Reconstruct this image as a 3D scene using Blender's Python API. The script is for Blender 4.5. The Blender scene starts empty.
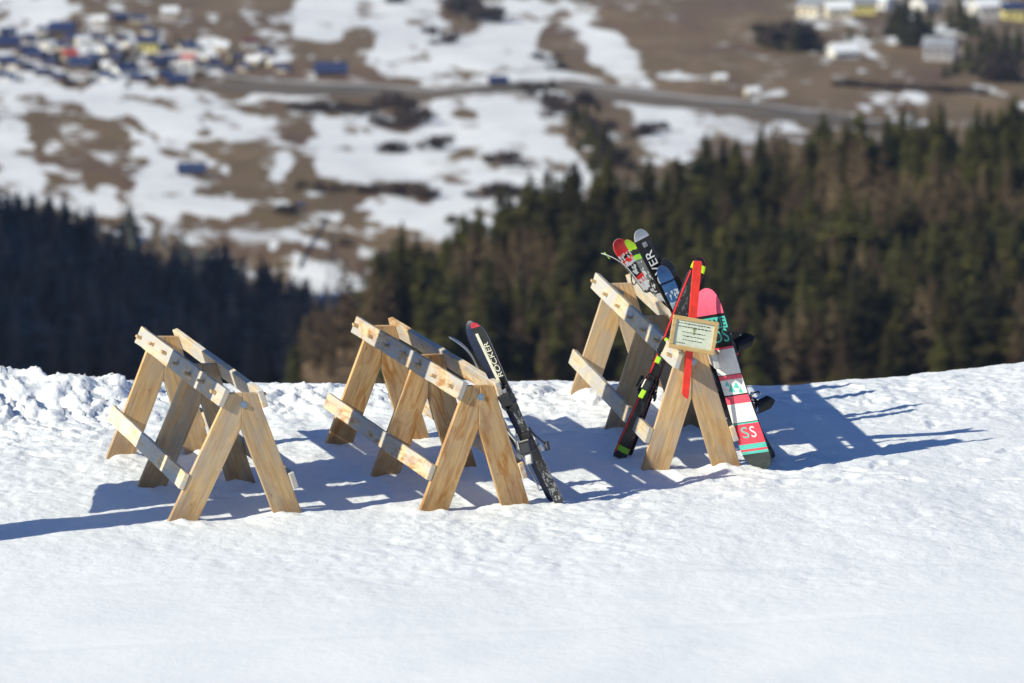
import bpy, bmesh, math, random
import numpy as np
from mathutils import Vector, Matrix

random.seed(7)
rng = np.random.default_rng(11)
scene = bpy.context.scene
COL = scene.collection

# ------------------------------------------------------------------ camera model
W, H = 1024, 683
FPX = 4800.0
CAMZ = 8.4
PITCH = math.radians(10.5)
FWD = np.array([0, math.cos(PITCH), -math.sin(PITCH)])
UPV = np.array([0, math.sin(PITCH), math.cos(PITCH)])
CAM = np.array([0, 0, CAMZ])


def ray(px, py):
    return FWD + np.array([1, 0, 0]) * (px - 512) / FPX - UPV * (py - 341.5) / FPX


def ground(px, py, z=0.0):
    d = ray(px, py)
    return CAM + d * ((z - CAMZ) / d[2])


def project(x, y, z):
    z = z - CAMZ
    f = y * FWD[1] + z * FWD[2]
    u = y * UPV[1] + z * UPV[2]
    return 512 + FPX * x / f, 341.5 - FPX * u / f


# ------------------------------------------------------------------ numpy noise
def _hash(ix, iy, seed):
    n = (ix.astype(np.int64) * 374761393 + iy.astype(np.int64) * 668265263 + seed * 982451653) & 0x7fffffff
    n = ((n ^ (n >> 13)) * 1274126177) & 0x7fffffff
    n = n ^ (n >> 16)
    return (n & 0xffff) / 65535.0


def vnoise(x, y, seed=0):
    x = np.asarray(x, float); y = np.asarray(y, float)
    ix = np.floor(x); iy = np.floor(y)
    fx = x - ix; fy = y - iy
    fx = fx * fx * fx * (fx * (fx * 6 - 15) + 10); fy = fy * fy * fy * (fy * (fy * 6 - 15) + 10)
    a = _hash(ix, iy, seed); b = _hash(ix + 1, iy, seed)
    c = _hash(ix, iy + 1, seed); d = _hash(ix + 1, iy + 1, seed)
    return (a * (1 - fx) + b * fx) * (1 - fy) + (c * (1 - fx) + d * fx) * fy - 0.5


def fbm(x, y, octaves=4, seed=0, gain=0.5):
    s = 0; a = 1.0
    for o in range(octaves):
        c, sn = math.cos(0.6 * o), math.sin(0.6 * o)
        xx = (x * c - y * sn) * 2.03 ** o; yy = (x * sn + y * c) * 2.03 ** o
        s = s + a * vnoise(xx + 17.3 * o, yy - 9.1 * o, seed + o)
        a *= gain
    return s


def blocks(x, y, cell, seed):
    """broken angular blocks: every cell is a tilted facet at its own height"""
    gx_, gy_ = x / cell, y / cell
    ix, iy = np.floor(gx_), np.floor(gy_)
    best = np.full(x.shape, 9.0); val = np.zeros(x.shape)
    for dx in (-1, 0, 1):
        for dy in (-1, 0, 1):
            jx, jy = ix + dx, iy + dy
            cx = jx + _hash(jx, jy, seed); cy = jy + _hash(jx, jy, seed + 1)
            ex, ey = gx_ - cx, gy_ - cy
            d = ex * ex + ey * ey
            h = (_hash(jx, jy, seed + 2) - .5) + (_hash(jx, jy, seed + 3) - .5) * ex * 1.6 + (_hash(jx, jy, seed + 4) - .5) * ey * 1.6
            m = d < best
            val = np.where(m, h, val); best = np.where(m, d, best)
    return val


def smooth(a, b, x):
    t = np.clip((np.asarray(x, float) - a) / (b - a), 0, 1)
    return t * t * (3 - 2 * t)


# ------------------------------------------------------------------ object helpers
def tag(o, label=None, cat=None, group=None, kind=None):
    if label: o['label'] = label
    if cat: o['category'] = cat
    if group: o['group'] = group
    if kind: o['kind'] = kind
    return o


def empty(name, mat=None):
    o = bpy.data.objects.new(name, None)
    o.empty_display_size = 0.2
    COL.objects.link(o)
    if mat is not None: o.matrix_world = mat
    return o


def link(name, me, mats, parent=None, mat=None, smooth_shade=False):
    o = bpy.data.objects.new(name, me)
    COL.objects.link(o)
    if not isinstance(mats, (list, tuple)): mats = [mats]
    if len(me.materials) == 0:
        for m in mats: me.materials.append(m)
    if parent is not None:
        o.parent = parent
    if mat is not None: o.matrix_local = mat
    if smooth_shade:
        me.polygons.foreach_set('use_smooth', [True] * len(me.polygons))
    return o


def mesh_from(verts, faces, name='m'):
    me = bpy.data.meshes.new(name)
    me.from_pydata([tuple(v) for v in verts], [], faces)
    me.update()
    return me


def bm_mesh(bm, name='m'):
    bmesh.ops.recalc_face_normals(bm, faces=bm.faces)
    me = bpy.data.meshes.new(name)
    bm.to_mesh(me); bm.free()
    return me


def add_box(bm, c, s, rot=None, bevel=0.0, mi=0):
    r = bmesh.ops.create_cube(bm, size=1)
    vs = r['verts']
    for v in vs:
        v.co = Vector((v.co.x * s[0], v.co.y * s[1], v.co.z * s[2]))
    if bevel:
        es = list({e for v in vs for e in v.link_edges})
        r2 = bmesh.ops.bevel(bm, geom=es, offset=bevel, segments=2, affect='EDGES', profile=0.6)
        vs = list({v for f in r2['faces'] for v in f.verts} | {v for v in vs if v.is_valid})
    M = Matrix.Translation(Vector(c)) @ (rot.to_4x4() if rot is not None else Matrix.Identity(4))
    for v in vs: v.co = M @ v.co
    for f in {f for v in vs for f in v.link_faces}: f.material_index = mi
    return vs


def add_tube(bm, pts, rad, seg=8, mi=0, caps=True):
    pts = [Vector(p) for p in pts]
    n = len(pts)
    rads = rad if isinstance(rad, (list, tuple)) else [rad] * n
    rings = []
    ref = None
    for i, p in enumerate(pts):
        d = (pts[min(i + 1, n - 1)] - pts[max(i - 1, 0)]).normalized()
        if ref is None:
            ref = d.orthogonal().normalized()
        ref = (ref - d * ref.dot(d))
        ref = ref.normalized() if ref.length > 1e-6 else d.orthogonal().normalized()
        b = d.cross(ref)
        rings.append([bm.verts.new(p + (ref * math.cos(2 * math.pi * k / seg) + b * math.sin(2 * math.pi * k / seg)) * rads[i]) for k in range(seg)])
    for a, b in zip(rings, rings[1:]):
        for k in range(seg):
            f = bm.faces.new((a[k], a[(k + 1) % seg], b[(k + 1) % seg], b[k])); f.material_index = mi
    if caps:
        f = bm.faces.new(rings[0][::-1]); f.material_index = mi
        f = bm.faces.new(rings[-1]); f.material_index = mi


def prism_mesh(poly, z0, z1, bevel=0.004):
    bm = bmesh.new()
    lo = [bm.verts.new((x, y, z0)) for x, y in poly]
    hi = [bm.verts.new((x, y, z1)) for x, y in poly]
    bm.faces.new(lo[::-1]); bm.faces.new(hi)
    n = len(poly)
    for i in range(n):
        bm.faces.new((lo[i], lo[(i + 1) % n], hi[(i + 1) % n], hi[i]))
    bmesh.ops.recalc_face_normals(bm, faces=bm.faces)
    if bevel:
        bmesh.ops.bevel(bm, geom=list(bm.edges), offset=bevel, segments=2, affect='EDGES', profile=0.6)
    return bm_mesh(bm)


def frame_matrix(origin, xdir, zhint):
    x = Vector(xdir).normalized()
    z = Vector(zhint); z = (z - x * z.dot(x)).normalized()
    y = z.cross(x)
    M = Matrix.Identity(4)
    for i, a in enumerate((x, y, z)):
        for k in range(3): M[k][i] = a[k]
    for k in range(3): M[k][3] = origin[k]
    return M


def text_mesh(s, size, extrude=0.0004):
    cu = bpy.data.curves.new('lettering', 'FONT')
    cu.body = s; cu.size = size; cu.extrude = extrude
    cu.align_x = 'CENTER'; cu.align_y = 'CENTER'
    ob = bpy.data.objects.new('lettering_source', cu)
    COL.objects.link(ob)
    dg = bpy.context.evaluated_depsgraph_get()
    dg.update()
    me = bpy.data.meshes.new_from_object(ob.evaluated_get(dg))
    bpy.data.objects.remove(ob)
    me.materials.clear()
    return me


# ------------------------------------------------------------------ materials
class NT:
    def __init__(s, name):
        s.m = bpy.data.materials.new(name); s.m.use_nodes = True
        s.n = s.m.node_tree.nodes; s.l = s.m.node_tree.links
        s.b = s.n['Principled BSDF']

    def add(s, t, **kw):
        n = s.n.new(t)
        for k, v in kw.items():
            if k in n.inputs and not hasattr(n, k): n.inputs[k].default_value = v
            else: setattr(n, k, v)
        return n

    def link(s, a, b): s.l.new(a, b)

    def ramp(s, stops, src, interp='LINEAR'):
        r = s.add('ShaderNodeValToRGB')
        r.color_ramp.interpolation = interp
        e = r.color_ramp.elements
        while len(e) > 1: e.remove(e[-1])
        e[0].position = stops[0][0]; e[0].color = (*stops[0][1], 1)
        for p, c in stops[1:]:
            x = e.new(p); x.color = (*c, 1)
        s.link(src, r.inputs[0])
        return r

    def noise(s, vec, scale, detail=4, rough=0.55, dist=0.0):
        n = s.add('ShaderNodeTexNoise')
        n.inputs['Scale'].default_value = scale; n.inputs['Detail'].default_value = detail
        n.inputs['Roughness'].default_value = rough; n.inputs['Distortion'].default_value = dist
        if vec is not None: s.link(vec, n.inputs['Vector'])
        return n

    def mapping(s, vec, scale=(1, 1, 1), loc=(0, 0, 0)):
        m = s.add('ShaderNodeMapping')
        m.inputs['Scale'].default_value = scale; m.inputs['Location'].default_value = loc
        s.link(vec, m.inputs['Vector'])
        return m.outputs[0]

    def mix(s, fac, a, b, mode='MIX'):
        m = s.add('ShaderNodeMix', data_type='RGBA', blend_type=mode)
        for sock, v in ((m.inputs[0], fac), (m.inputs[6], a), (m.inputs[7], b)):
            if hasattr(v, 'links'): s.link(v, sock)
            elif isinstance(v, (int, float)): sock.default_value = v
            else: sock.default_value = (*v, 1)
        return m.outputs[2]

    def bump(s, h, strength, dist=0.01):
        b = s.add('ShaderNodeBump'); b.inputs['Strength'].default_value = strength
        b.inputs['Distance'].default_value = dist
        s.link(h, b.inputs['Height']); s.link(b.outputs[0], s.b.inputs['Normal'])


def plain(name, col, rough=0.5, metal=0.0, var=0.15, scale=30, spec=0.5):
    t = NT(name)
    tc = t.add('ShaderNodeTexCoord')
    n = t.noise(tc.outputs['Object'], scale)
    dark = tuple(c * (1 - var) for c in col); lite = tuple(min(1, c * (1 + var)) for c in col)
    r = t.ramp([(0.3, dark), (0.7, lite)], n.outputs[0])
    t.link(r.outputs[0], t.b.inputs['Base Color'])
    t.b.inputs['Roughness'].default_value = rough
    t.b.inputs['Metallic'].default_value = metal
    t.b.inputs['Specular IOR Level'].default_value = spec
    return t.m


def wood(name, light, dark, stain, stain_amt, grey, grey_amt, knots=0.5, foot=False):
    """pine plank: grain runs along the plank's own X axis"""
    t = NT(name)
    tc = t.add('ShaderNodeTexCoord'); oi = t.add('ShaderNodeObjectInfo')
    off = t.add('ShaderNodeVectorMath', operation='SCALE'); off.inputs[0].default_value = (13.7, 5.1, 9.3)
    t.link(oi.outputs['Random'], off.inputs['Scale'])
    ad = t.add('ShaderNodeVectorMath', operation='ADD')
    t.link(tc.outputs['Object'], ad.inputs[0]); t.link(off.outputs[0], ad.inputs[1])
    v = ad.outputs[0]
    g1 = t.noise(t.mapping(v, (1.2, 30, 30)), 2.0, 5, 0.6, 0.6)
    base = t.ramp([(0.32, dark), (0.5, light), (0.75, tuple(min(1, c * 1.12) for c in light))], g1.outputs[0])
    g2 = t.noise(t.mapping(v, (3.0, 11, 11)), 1.4, 4, 0.55, 0.8)
    sf = t.ramp([(0.47, (0, 0, 0)), (0.64, (stain_amt,) * 3)], g2.outputs[0])
    c = t.mix(sf.outputs[0], base.outputs[0], stain)
    g3 = t.noise(t.mapping(v, (1.6, 5, 5)), 1.6, 4, 0.6, 0.3)
    gf = t.ramp([(0.40, (0, 0, 0)), (0.58, (grey_amt,) * 3)], g3.outputs[0])
    c = t.mix(gf.outputs[0], c, grey)
    vo = t.add('ShaderNodeTexVoronoi'); vo.inputs['Scale'].default_value = 4.5
    t.link(t.mapping(v, (1, 2.0, 2.0)), vo.inputs['Vector'])
    kf = t.ramp([(0.035, (knots,) * 3), (0.11, (0, 0, 0))], vo.outputs['Distance'])
    c = t.mix(kf.outputs[0], c, (0.16, 0.075, 0.03))
    if foot:      # stained by the wet snow at the foot of the plank
        sx = t.add('ShaderNodeSeparateXYZ'); t.link(tc.outputs['Object'], sx.inputs[0])
        gn = t.noise(t.mapping(v, (4, 16, 16)), 1.3, 4, 0.6, 0.5)
        ma = t.add('ShaderNodeMath', operation='MULTIPLY_ADD'); ma.inputs[1].default_value = -0.55
        t.link(gn.outputs[0], ma.inputs[0]); t.link(sx.outputs[0], ma.inputs[2])
        ff = t.ramp([(0.0, (0.5,) * 3), (0.22, (0, 0, 0))], ma.outputs[0])
        ad2 = t.add('ShaderNodeMath', operation='ADD'); ad2.inputs[1].default_value = 0.24
        t.link(ma.outputs[0], ad2.inputs[0]); t.link(ad2.outputs[0], ff.inputs[0])
        c = t.mix(ff.outputs[0], c, (0.24, 0.12, 0.045))
    va = t.add('ShaderNodeHueSaturation')
    rr = t.add('ShaderNodeMapRange'); rr.inputs[3].default_value = 0.86; rr.inputs[4].default_value = 1.1
    t.link(oi.outputs['Random'], rr.inputs[0]); t.link(rr.outputs[0], va.inputs['Value']); t.link(c, va.inputs['Color'])
    t.link(va.outputs[0], t.b.inputs['Base Color'])
    t.b.inputs['Roughness'].default_value = 0.72
    t.b.inputs['Specular IOR Level'].default_value = 0.25
    t.bump(g1.outputs[0], 0.35, 0.006)
    return t.m


M = {}
M['leg'] = wood('pine_leg', (0.63, 0.42, 0.205), (0.45, 0.27, 0.115), (0.46, 0.235, 0.08), 0.5, (0.40, 0.35, 0.29), 0.55, foot=True)
M['leg_orange'] = wood('pine_leg_resin', (0.64, 0.405, 0.18), (0.47, 0.245, 0.09), (0.42, 0.165, 0.03), 0.85, (0.42, 0.33, 0.23), 0.35, foot=True)
M['rail'] = wood('pine_rail_weathered', (0.68, 0.55, 0.36), (0.55, 0.42, 0.26), (0.48, 0.29, 0.12), 0.55, (0.47, 0.46, 0.44), 0.95, 0.3)
M['rail_orange'] = wood('pine_rail_resin', (0.68, 0.53, 0.33), (0.53, 0.37, 0.20), (0.40, 0.16, 0.03), 0.85, (0.47, 0.455, 0.43), 0.9, 0.25)
M['peg'] = plain('peg_wood', (0.50, 0.34, 0.17), 0.7, scale=60)
M['bolt'] = plain('bolt_steel', (0.25, 0.32, 0.38), 0.35, 0.8)
M['black'] = plain('black_plastic', (0.012, 0.012, 0.015), 0.35)
M['black_top'] = plain('black_topsheet', (0.010, 0.010, 0.012), 0.22, var=0.3, scale=12)
M['dark_base'] = plain('ski_base_black', (0.02, 0.022, 0.028), 0.4)
M['grey_base'] = plain('ski_base_grey', (0.22, 0.23, 0.25), 0.4, var=0.3)
M['navy'] = plain('navy_base', (0.010, 0.016, 0.045), 0.3)
M['steel'] = plain('steel_edge', (0.55, 0.56, 0.58), 0.3, 0.9)
M['red'] = plain('red_paint', (0.75, 0.02, 0.02), 0.35)
M['stake'] = plain('red_stake', (0.85, 0.035, 0.015), 0.5, var=0.2, scale=14)
M['lime'] = plain('lime_plastic', (0.38, 0.72, 0.02), 0.4)
M['white'] = plain('white_plastic', (0.75, 0.75, 0.73), 0.4, var=0.08)
M['orange'] = plain('orange_edge', (0.75, 0.22, 0.02), 0.4)
M['blue'] = plain('blue_topsheet', (0.06, 0.17, 0.42), 0.15, var=0.35, scale=9)
M['cream'] = plain('cream_print', (0.66, 0.64, 0.50), 0.45)
M['teal'] = plain('teal_print', (0.09, 0.52, 0.44), 0.4)
M['pink'] = plain('pink_print', (0.85, 0.10, 0.17), 0.3, var=0.1)
M['silver'] = plain('silver_metal', (0.6, 0.6, 0.62), 0.25, 0.9)
M['strap'] = plain('black_webbing', (0.015, 0.015, 0.017), 0.8)
M['paper'] = plain('faded_paper', (0.62, 0.65, 0.50), 0.6, var=0.1, scale=20)
M['ink'] = plain('faded_ink', (0.07, 0.075, 0.06), 0.7)
M['emblem'] = plain('green_emblem', (0.25, 0.27, 0.10), 0.7)
M['signwood'] = wood('sign_frame_wood', (0.66, 0.46, 0.20), (0.52, 0.33, 0.12), (0.58, 0.30, 0.08), 0.4, (0.45, 0.40, 0.3), 0.2, 0.2)


def bands(name, L, stops, rough=0.25, smear=0.0, busy=None):
    """graphics printed across a ski or board: colours by the distance from the tail"""
    t = NT(name)
    tc = t.add('ShaderNodeTexCoord'); sx = t.add('ShaderNodeSeparateXYZ')
    if smear:
        n = t.noise(t.mapping(tc.outputs['Object'], (12, 25, 1)), 1.0, 3)
        ad = t.add('ShaderNodeMath', operation='MULTIPLY_ADD'); ad.inputs[1].default_value = smear; 
        t.link(tc.outputs['Object'], sx.inputs[0])
        t.link(n.outputs[0], ad.inputs[0]); t.link(sx.outputs[0], ad.inputs[2]); src = ad.outputs[0]
    else:
        t.link(tc.outputs['Object'], sx.inputs[0]); src = sx.outputs[0]
    mr = t.add('ShaderNodeMapRange'); mr.inputs[1].default_value = 0; mr.inputs[2].default_value = L
    t.link(src, mr.inputs[0])
    r = t.ramp(stops, mr.outputs[0], 'CONSTANT')
    col = r.outputs[0]
    if busy:      # broken shapes printed over part of the length
        bcol, b0_, b1_, bs_, thr = busy
        vo = t.add('ShaderNodeTexVoronoi', feature='F1', distance='MANHATTAN'); vo.inputs['Scale'].default_value = bs_
        t.link(t.mapping(tc.outputs['Object'], (1.0, 2.4, 0.01)), vo.inputs['Vector'])
        sp = t.add('ShaderNodeSeparateColor'); t.link(vo.outputs['Color'], sp.inputs[0])
        gt = t.add('ShaderNodeMath', operation='GREATER_THAN'); gt.inputs[1].default_value = thr; t.link(sp.outputs[0], gt.inputs[0])
        g1 = t.add('ShaderNodeMath', operation='GREATER_THAN'); g1.inputs[1].default_value = b0_; t.link(mr.outputs[0], g1.inputs[0])
        g2 = t.add('ShaderNodeMath', operation='LESS_THAN'); g2.inputs[1].default_value = b1_; t.link(mr.outputs[0], g2.inputs[0])
        m1 = t.add('ShaderNodeMath', operation='MULTIPLY'); t.link(gt.outputs[0], m1.inputs[0]); t.link(g1.outputs[0], m1.inputs[1])
        m2 = t.add('ShaderNodeMath', operation='MULTIPLY'); t.link(m1.outputs[0], m2.inputs[0]); t.link(g2.outputs[0], m2.inputs[1])
        col = t.mix(m2.outputs[0], col, bcol)
    n2 = t.noise(tc.outputs['Object'], 25)
    r2 = t.ramp([(0.35, (0.82,) * 3), (0.65, (1, 1, 1))], n2.outputs[0])
    c = t.mix(1.0, col, r2.outputs[0], 'MULTIPLY')
    t.link(c, t.b.inputs['Base Color'])
    t.b.inputs['Roughness'].default_value = rough
    return t.m


def snow_material():
    t = NT('snow')
    geo = t.add('ShaderNodeNewGeometry')
    n1 = t.noise(geo.outputs['Position'], 1.3, 5)
    r = t.ramp([(0.3, (0.80, 0.835, 0.875)), (0.7, (0.87, 0.895, 0.92))], n1.outputs[0])
    t.link(r.outputs[0], t.b.inputs['Base Color'])
    t.b.inputs['Roughness'].default_value = 0.65
    t.b.inputs['Specular IOR Level'].default_value = 0.2
    n2 = t.noise(geo.outputs['Position'], 48, 6, 0.72)
    n3 = t.noise(geo.outputs['Position'], 14, 4, 0.6)
    ad = t.add('ShaderNodeMath', operation='MULTIPLY_ADD'); ad.inputs[1].default_value = 2.2
    t.link(n3.outputs[0], ad.inputs[0]); t.link(n2.outputs[0], ad.inputs[2])
    sp = t.add('ShaderNodeSeparateXYZ'); t.link(geo.outputs['Position'], sp.inputs[0])
    fd = t.add('ShaderNodeMapRange', interpolation_type='SMOOTHSTEP'); t.link(sp.outputs[1], fd.inputs[0])
    fd.inputs[1].default_value = 33.5; fd.inputs[2].default_value = 38.5; fd.inputs[3].default_value = 0.22; fd.inputs[4].default_value = 1.0
    mm = t.add('ShaderNodeMath', operation='MULTIPLY'); t.link(ad.outputs[0], mm.inputs[0]); t.link(fd.outputs[0], mm.inputs[1])
    t.bump(mm.outputs[0], 0.5, 0.012)
    return t.m


M['snow'] = snow_material()


def valley_material():
    t = NT('valley_ground')
    at = t.add('ShaderNodeAttribute', attribute_name='snow_cover')
    geo = t.add('ShaderNodeNewGeometry')
    n1 = t.noise(t.mapping(geo.outputs['Position'], (1, 0.35, 1)), 0.075, 6, 0.65)
    nb = t.noise(t.mapping(geo.outputs['Position'], (1, 0.45, 1)), 0.022, 4, 0.6)
    nm = t.add('ShaderNodeMath', operation='ADD'); t.link(n1.outputs[0], nm.inputs[0]); t.link(nb.outputs[0], nm.inputs[1])
    nh = t.add('ShaderNodeMath', operation='MULTIPLY'); nh.inputs[1].default_value = 0.5; t.link(nm.outputs[0], nh.inputs[0])
    mul = t.add('ShaderNodeMath', operation='MULTIPLY_ADD'); mul.inputs[1].default_value = 2.4
    sub = t.add('ShaderNodeMath', operation='SUBTRACT'); sub.inputs[1].default_value = 0.5
    t.link(nh.outputs[0], sub.inputs[0]); t.link(sub.outputs[0], mul.inputs[0]); t.link(at.outputs['Fac'], mul.inputs[2])
    f = t.ramp([(0.36, (0, 0, 0)), (0.64, (1, 1, 1))], mul.outputs[0])
    n2 = t.noise(t.mapping(geo.outputs['Position'], (1, 0.3, 1)), 0.03, 6, 0.6)
    g = t.ramp([(0.28, (0.08, 0.056, 0.040)), (0.42, (0.155, 0.098, 0.062)), (0.52, (0.15, 0.108, 0.06)), (0.62, (0.20, 0.135, 0.082)), (0.75, (0.15, 0.115, 0.06))], n2.outputs[0])
    n3 = t.noise(geo.outputs['Position'], 0.02, 3)
    s = t.ramp([(0.3, (0.72, 0.74, 0.77)), (0.7, (0.84, 0.85, 0.86))], n3.outputs[0])
    c = t.mix(f.outputs[0], g.outputs[0], s.outputs[0])
    t.link(c, t.b.inputs['Base Color'])
    t.b.inputs['Roughness'].default_value = 0.85
    t.b.inputs['Specular IOR Level'].default_value = 0.1
    return t.m


M['valley'] = valley_material()


def foliage(name, c1, c2, scale, transl=0.0):
    t = NT(name)
    oi = t.add('ShaderNodeObjectInfo'); geo = t.add('ShaderNodeNewGeometry')
    n = t.noise(geo.outputs['Position'], scale, 3)
    r = t.ramp([(0.3, c1), (0.7, c2)], n.outputs[0])
    hs = t.add('ShaderNodeHueSaturation')
    mr = t.add('ShaderNodeMapRange'); mr.inputs[3].default_value = 0.5; mr.inputs[4].default_value = 1.4
    t.link(oi.outputs['Random'], mr.inputs[0]); t.link(mr.outputs[0], hs.inputs['Value'])
    mh = t.add('ShaderNodeMapRange'); mh.inputs[3].default_value = 0.485; mh.inputs[4].default_value = 0.515
    t.link(oi.outputs['Random'], mh.inputs[0]); t.link(mh.outputs[0], hs.inputs['Hue'])
    t.link(r.outputs[0], hs.inputs['Color'])
    t.link(hs.outputs[0], t.b.inputs['Base Color'])
    t.b.inputs['Roughness'].default_value = 0.8
    t.b.inputs['Specular IOR Level'].default_value = 0.15
    return t.m


M['spruce'] = foliage('spruce_needles', (0.012, 0.014, 0.005), (0.062, 0.054, 0.014), 0.14)
M['larch'] = foliage('larch_twigs', (0.09, 0.064, 0.038), (0.205, 0.145, 0.085), 0.09)
M['larch_brightened'] = foliage('brightened_larch_twigs', (0.23, 0.18, 0.14), (0.40, 0.31, 0.25), 0.09)  # larch copy for the shaded left wood, colour lightened in place of skylight
M['spruce_blue'] = foliage('brightened_spruce_needles', (0.06, 0.075, 0.072), (0.12, 0.135, 0.12), 0.09)  # spruce copy for the same wood, bluish fill light painted into the needles
M['bush'] = foliage('bare_bush', (0.045, 0.035, 0.032), (0.085, 0.06, 0.05), 0.1)
M['bark'] = plain('bark', (0.07, 0.05, 0.038), 0.9, scale=3)

# ------------------------------------------------------------------ racks (poses)
RACKS = {}


def rack_pose(key, front_px, rear_px, Hh, outer, top=0.115, lean=0.0, over=(-.26, .05)):
    f = ground(*front_px); r = ground(*rear_px)
    d = (f - r)[:2]; L = float(np.hypot(*d)); u = d / L
    RACKS[key] = dict(r=r, f=f, L=L, u=np.array([u[0], u[1], 0]), t=np.array([-u[1], u[0], 0]), H=Hh, outer=outer, top=top, lean=lean, over=over)
    return RACKS[key]


rack_pose('one', (236.5, 518), (160, 454), 1.02, (0.46, 0.50, 0.555), lean=3.2)
rack_pose('two', (474.7, 508), (377.7, 440.5), 1.01, (0.465, 0.465, 0.465), lean=2.2)
rack_pose('three', (690.6, 470), (618.5, 394), 1.02, (0.45, 0.44, 0.43), over=(-.36, .24))


def rk(key, u, y, z):
    R = RACKS[key]
    a = math.radians(R['lean'])
    return R['r'] + R['u'] * u + R['t'] * (y + z * math.sin(a)) + np.array([0, 0, z * math.cos(a) - y * math.sin(a) * 0.0])


FEET = []
for k, R in RACKS.items():
    for i, fu in enumerate((0, R['L'] / 2, R['L'])):
        for s in (-1, 1):
            p = rk(k, fu, s * (R['outer'][i] - 0.12), 0); FEET.append((p[0], p[1]))

# ------------------------------------------------------------------ near snow slope
def crest_y(x):
    return 42.95 + 0.36 * np.maximum(0, x - 2.0) ** 1.1 - 0.05 * np.clip(-x, 0, 5) + 0.10 * np.sin(x * 1.3 + 1)


def snow_h(x, y):
    yc = crest_y(x)
    # convex roll-over into the valley
    d = np.maximum(0, y - (yc - 1.6))
    roll = -0.012 * d ** 2 * smooth(-2.0, 3.0, x)
    d2 = np.maximum(0, y - yc)
    drop = -np.where(d2 < 3, 0.11 * d2 ** 2, 0.99 + 0.66 * (d2 - 3)) - 0.0 * d2
    z = roll + drop
    left = 1 - smooth(-1.5, 3.2, x)
    vleft = 1 - smooth(-4.2, -2.9, x)
    bank = np.exp(-((y - (yc - 0.55)) / 0.55) ** 2)
    z = z + bank * (0.05 * left + 0.20 * vleft + 0.02)
    rough = np.clip(np.exp(-((y - (yc - 0.4)) / 0.75) ** 2) * (0.25 + 0.9 * left) + vleft * np.exp(-((y - (yc - 1.3)) / 1.4) ** 2) * 0.9, 0, 1.3)
    wpx = x + 0.25 * fbm(x * 2.2, y * 2.2, 2, 6); wpy = y + 0.25 * fbm(x * 2.2 + 9, y * 2.2, 2, 7)
    chunk = fbm(wpx * 1.9, wpy * 1.5, 5, 5, 0.55)
    chunk2 = fbm(wpx * 6.5 + 3, wpy * 5.0, 5, 21, 0.62)
    z = z + rough * (0.085 * chunk + 0.022 * chunk2 + 0.045 * blocks(wpx, wpy, 0.30, 201) + 0.030 * blocks(wpx, wpy, 0.13, 211) + 0.018 * blocks(wpx, wpy, 0.06, 221))
    near = smooth(34.0, 38.0, y) * 0.82 + 0.18
    z = z + 0.030 * fbm(x * 0.7, y * 0.5, 2, 31) + near * 0.012 * fbm(x * 2.6, y * 2.0, 4, 41)
    # trampled crust and footprints round the racks
    tr = 0.4 + 0.6 * smooth(-0.1, 0.25, fbm(x * 0.5, y * 0.4, 2, 77) + 0.12)
    z = z + tr * near * (0.009 * fbm(x * 19, y * 15, 3, 57, 0.6) + 0.013 * fbm(x * 8.0, y * 7.0, 4, 51, 0.6) - 0.012 * np.maximum(0, fbm(x * 4.6, y * 3.4, 2, 61) - 0.16) * 3.2)
    # ski grooves
    for (x0, y0, dx, dy, w, dep) in ((-6, 38.6, 1, 0.03, 0.05, 0.018), (-6, 38.45, 1, 0.035, 0.05, 0.014), (1.5, 37.2, 1, 0.42, 0.06, 0.02),
                                     (1.6, 36.9, 1, 0.42, 0.06, 0.018), (-6, 35.0, 1, 0.10, 0.07, 0.012), (-2, 33.5, 1, 0.16, 0.07, 0.012)):
        n = math.hypot(dx, dy)
        dist = np.abs((x - x0) * dy - (y - y0) * dx) / n + 0.05 * vnoise(x * 1.2, y * 0, 91)
        z = z - 0.55 * dep * (0.6 + 0.8 * vnoise(x * 0.9, y * 0.9, 92)) * np.exp(-(dist / w) ** 2)
    return z


_r = random.Random(5)
PRINTS = []
for wx0, wy0, ang, n_ in ((-4.6, 39.6, .35, 9), (-2.4, 38.4, .75, 8), (-.6, 38.6, .2, 9), (1.0, 39.8, -.3, 7), (1.7, 38.5, .55, 9), (3.0, 39.6, 1.1, 7), (-3.6, 41.6, -.1, 8), (.3, 41.4, .3, 7)):
    for k_ in range(n_):
        sd = .11 if k_ % 2 else -.11
        PRINTS.append((wx0 + .62 * k_ * math.cos(ang) - sd * math.sin(ang) + _r.uniform(-.07, .07), wy0 + .62 * k_ * math.sin(ang) + sd * math.cos(ang) + _r.uniform(-.07, .07), ang + _r.uniform(-.4, .4), _r.uniform(.25, .85)))


def snow_full(x, y):
    z = snow_h(x, y)
    for fx, fy, a, dp in PRINTS:
        near_ = (np.abs(x - fx) < .5) & (np.abs(y - fy) < .5)
        if not near_.any(): continue
        ca, sa = math.cos(a), math.sin(a)
        u_ = (x - fx) * ca + (y - fy) * sa; v_ = -(x - fx) * sa + (y - fy) * ca
        q_ = np.sqrt((u_ / .17) ** 2 + (v_ / (.062 + .012 * np.sign(u_))) ** 2)
        z = z + dp * np.where(near_, -.022 * (1 - smooth(.65, 1.05, q_)) + .010 * np.exp(-((q_ - 1.25) / .22) ** 2) * (1 + vnoise(x * 20, y * 20, 3)), 0)
    for fx, fy in FEET:
        r2 = (x - fx) ** 2 + (y - fy) ** 2
        z = z + 0.026 * np.exp(-r2 / 0.035) * (0.9 + 2.2 * vnoise(x * 9, y * 9, 8))
    return z


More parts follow.
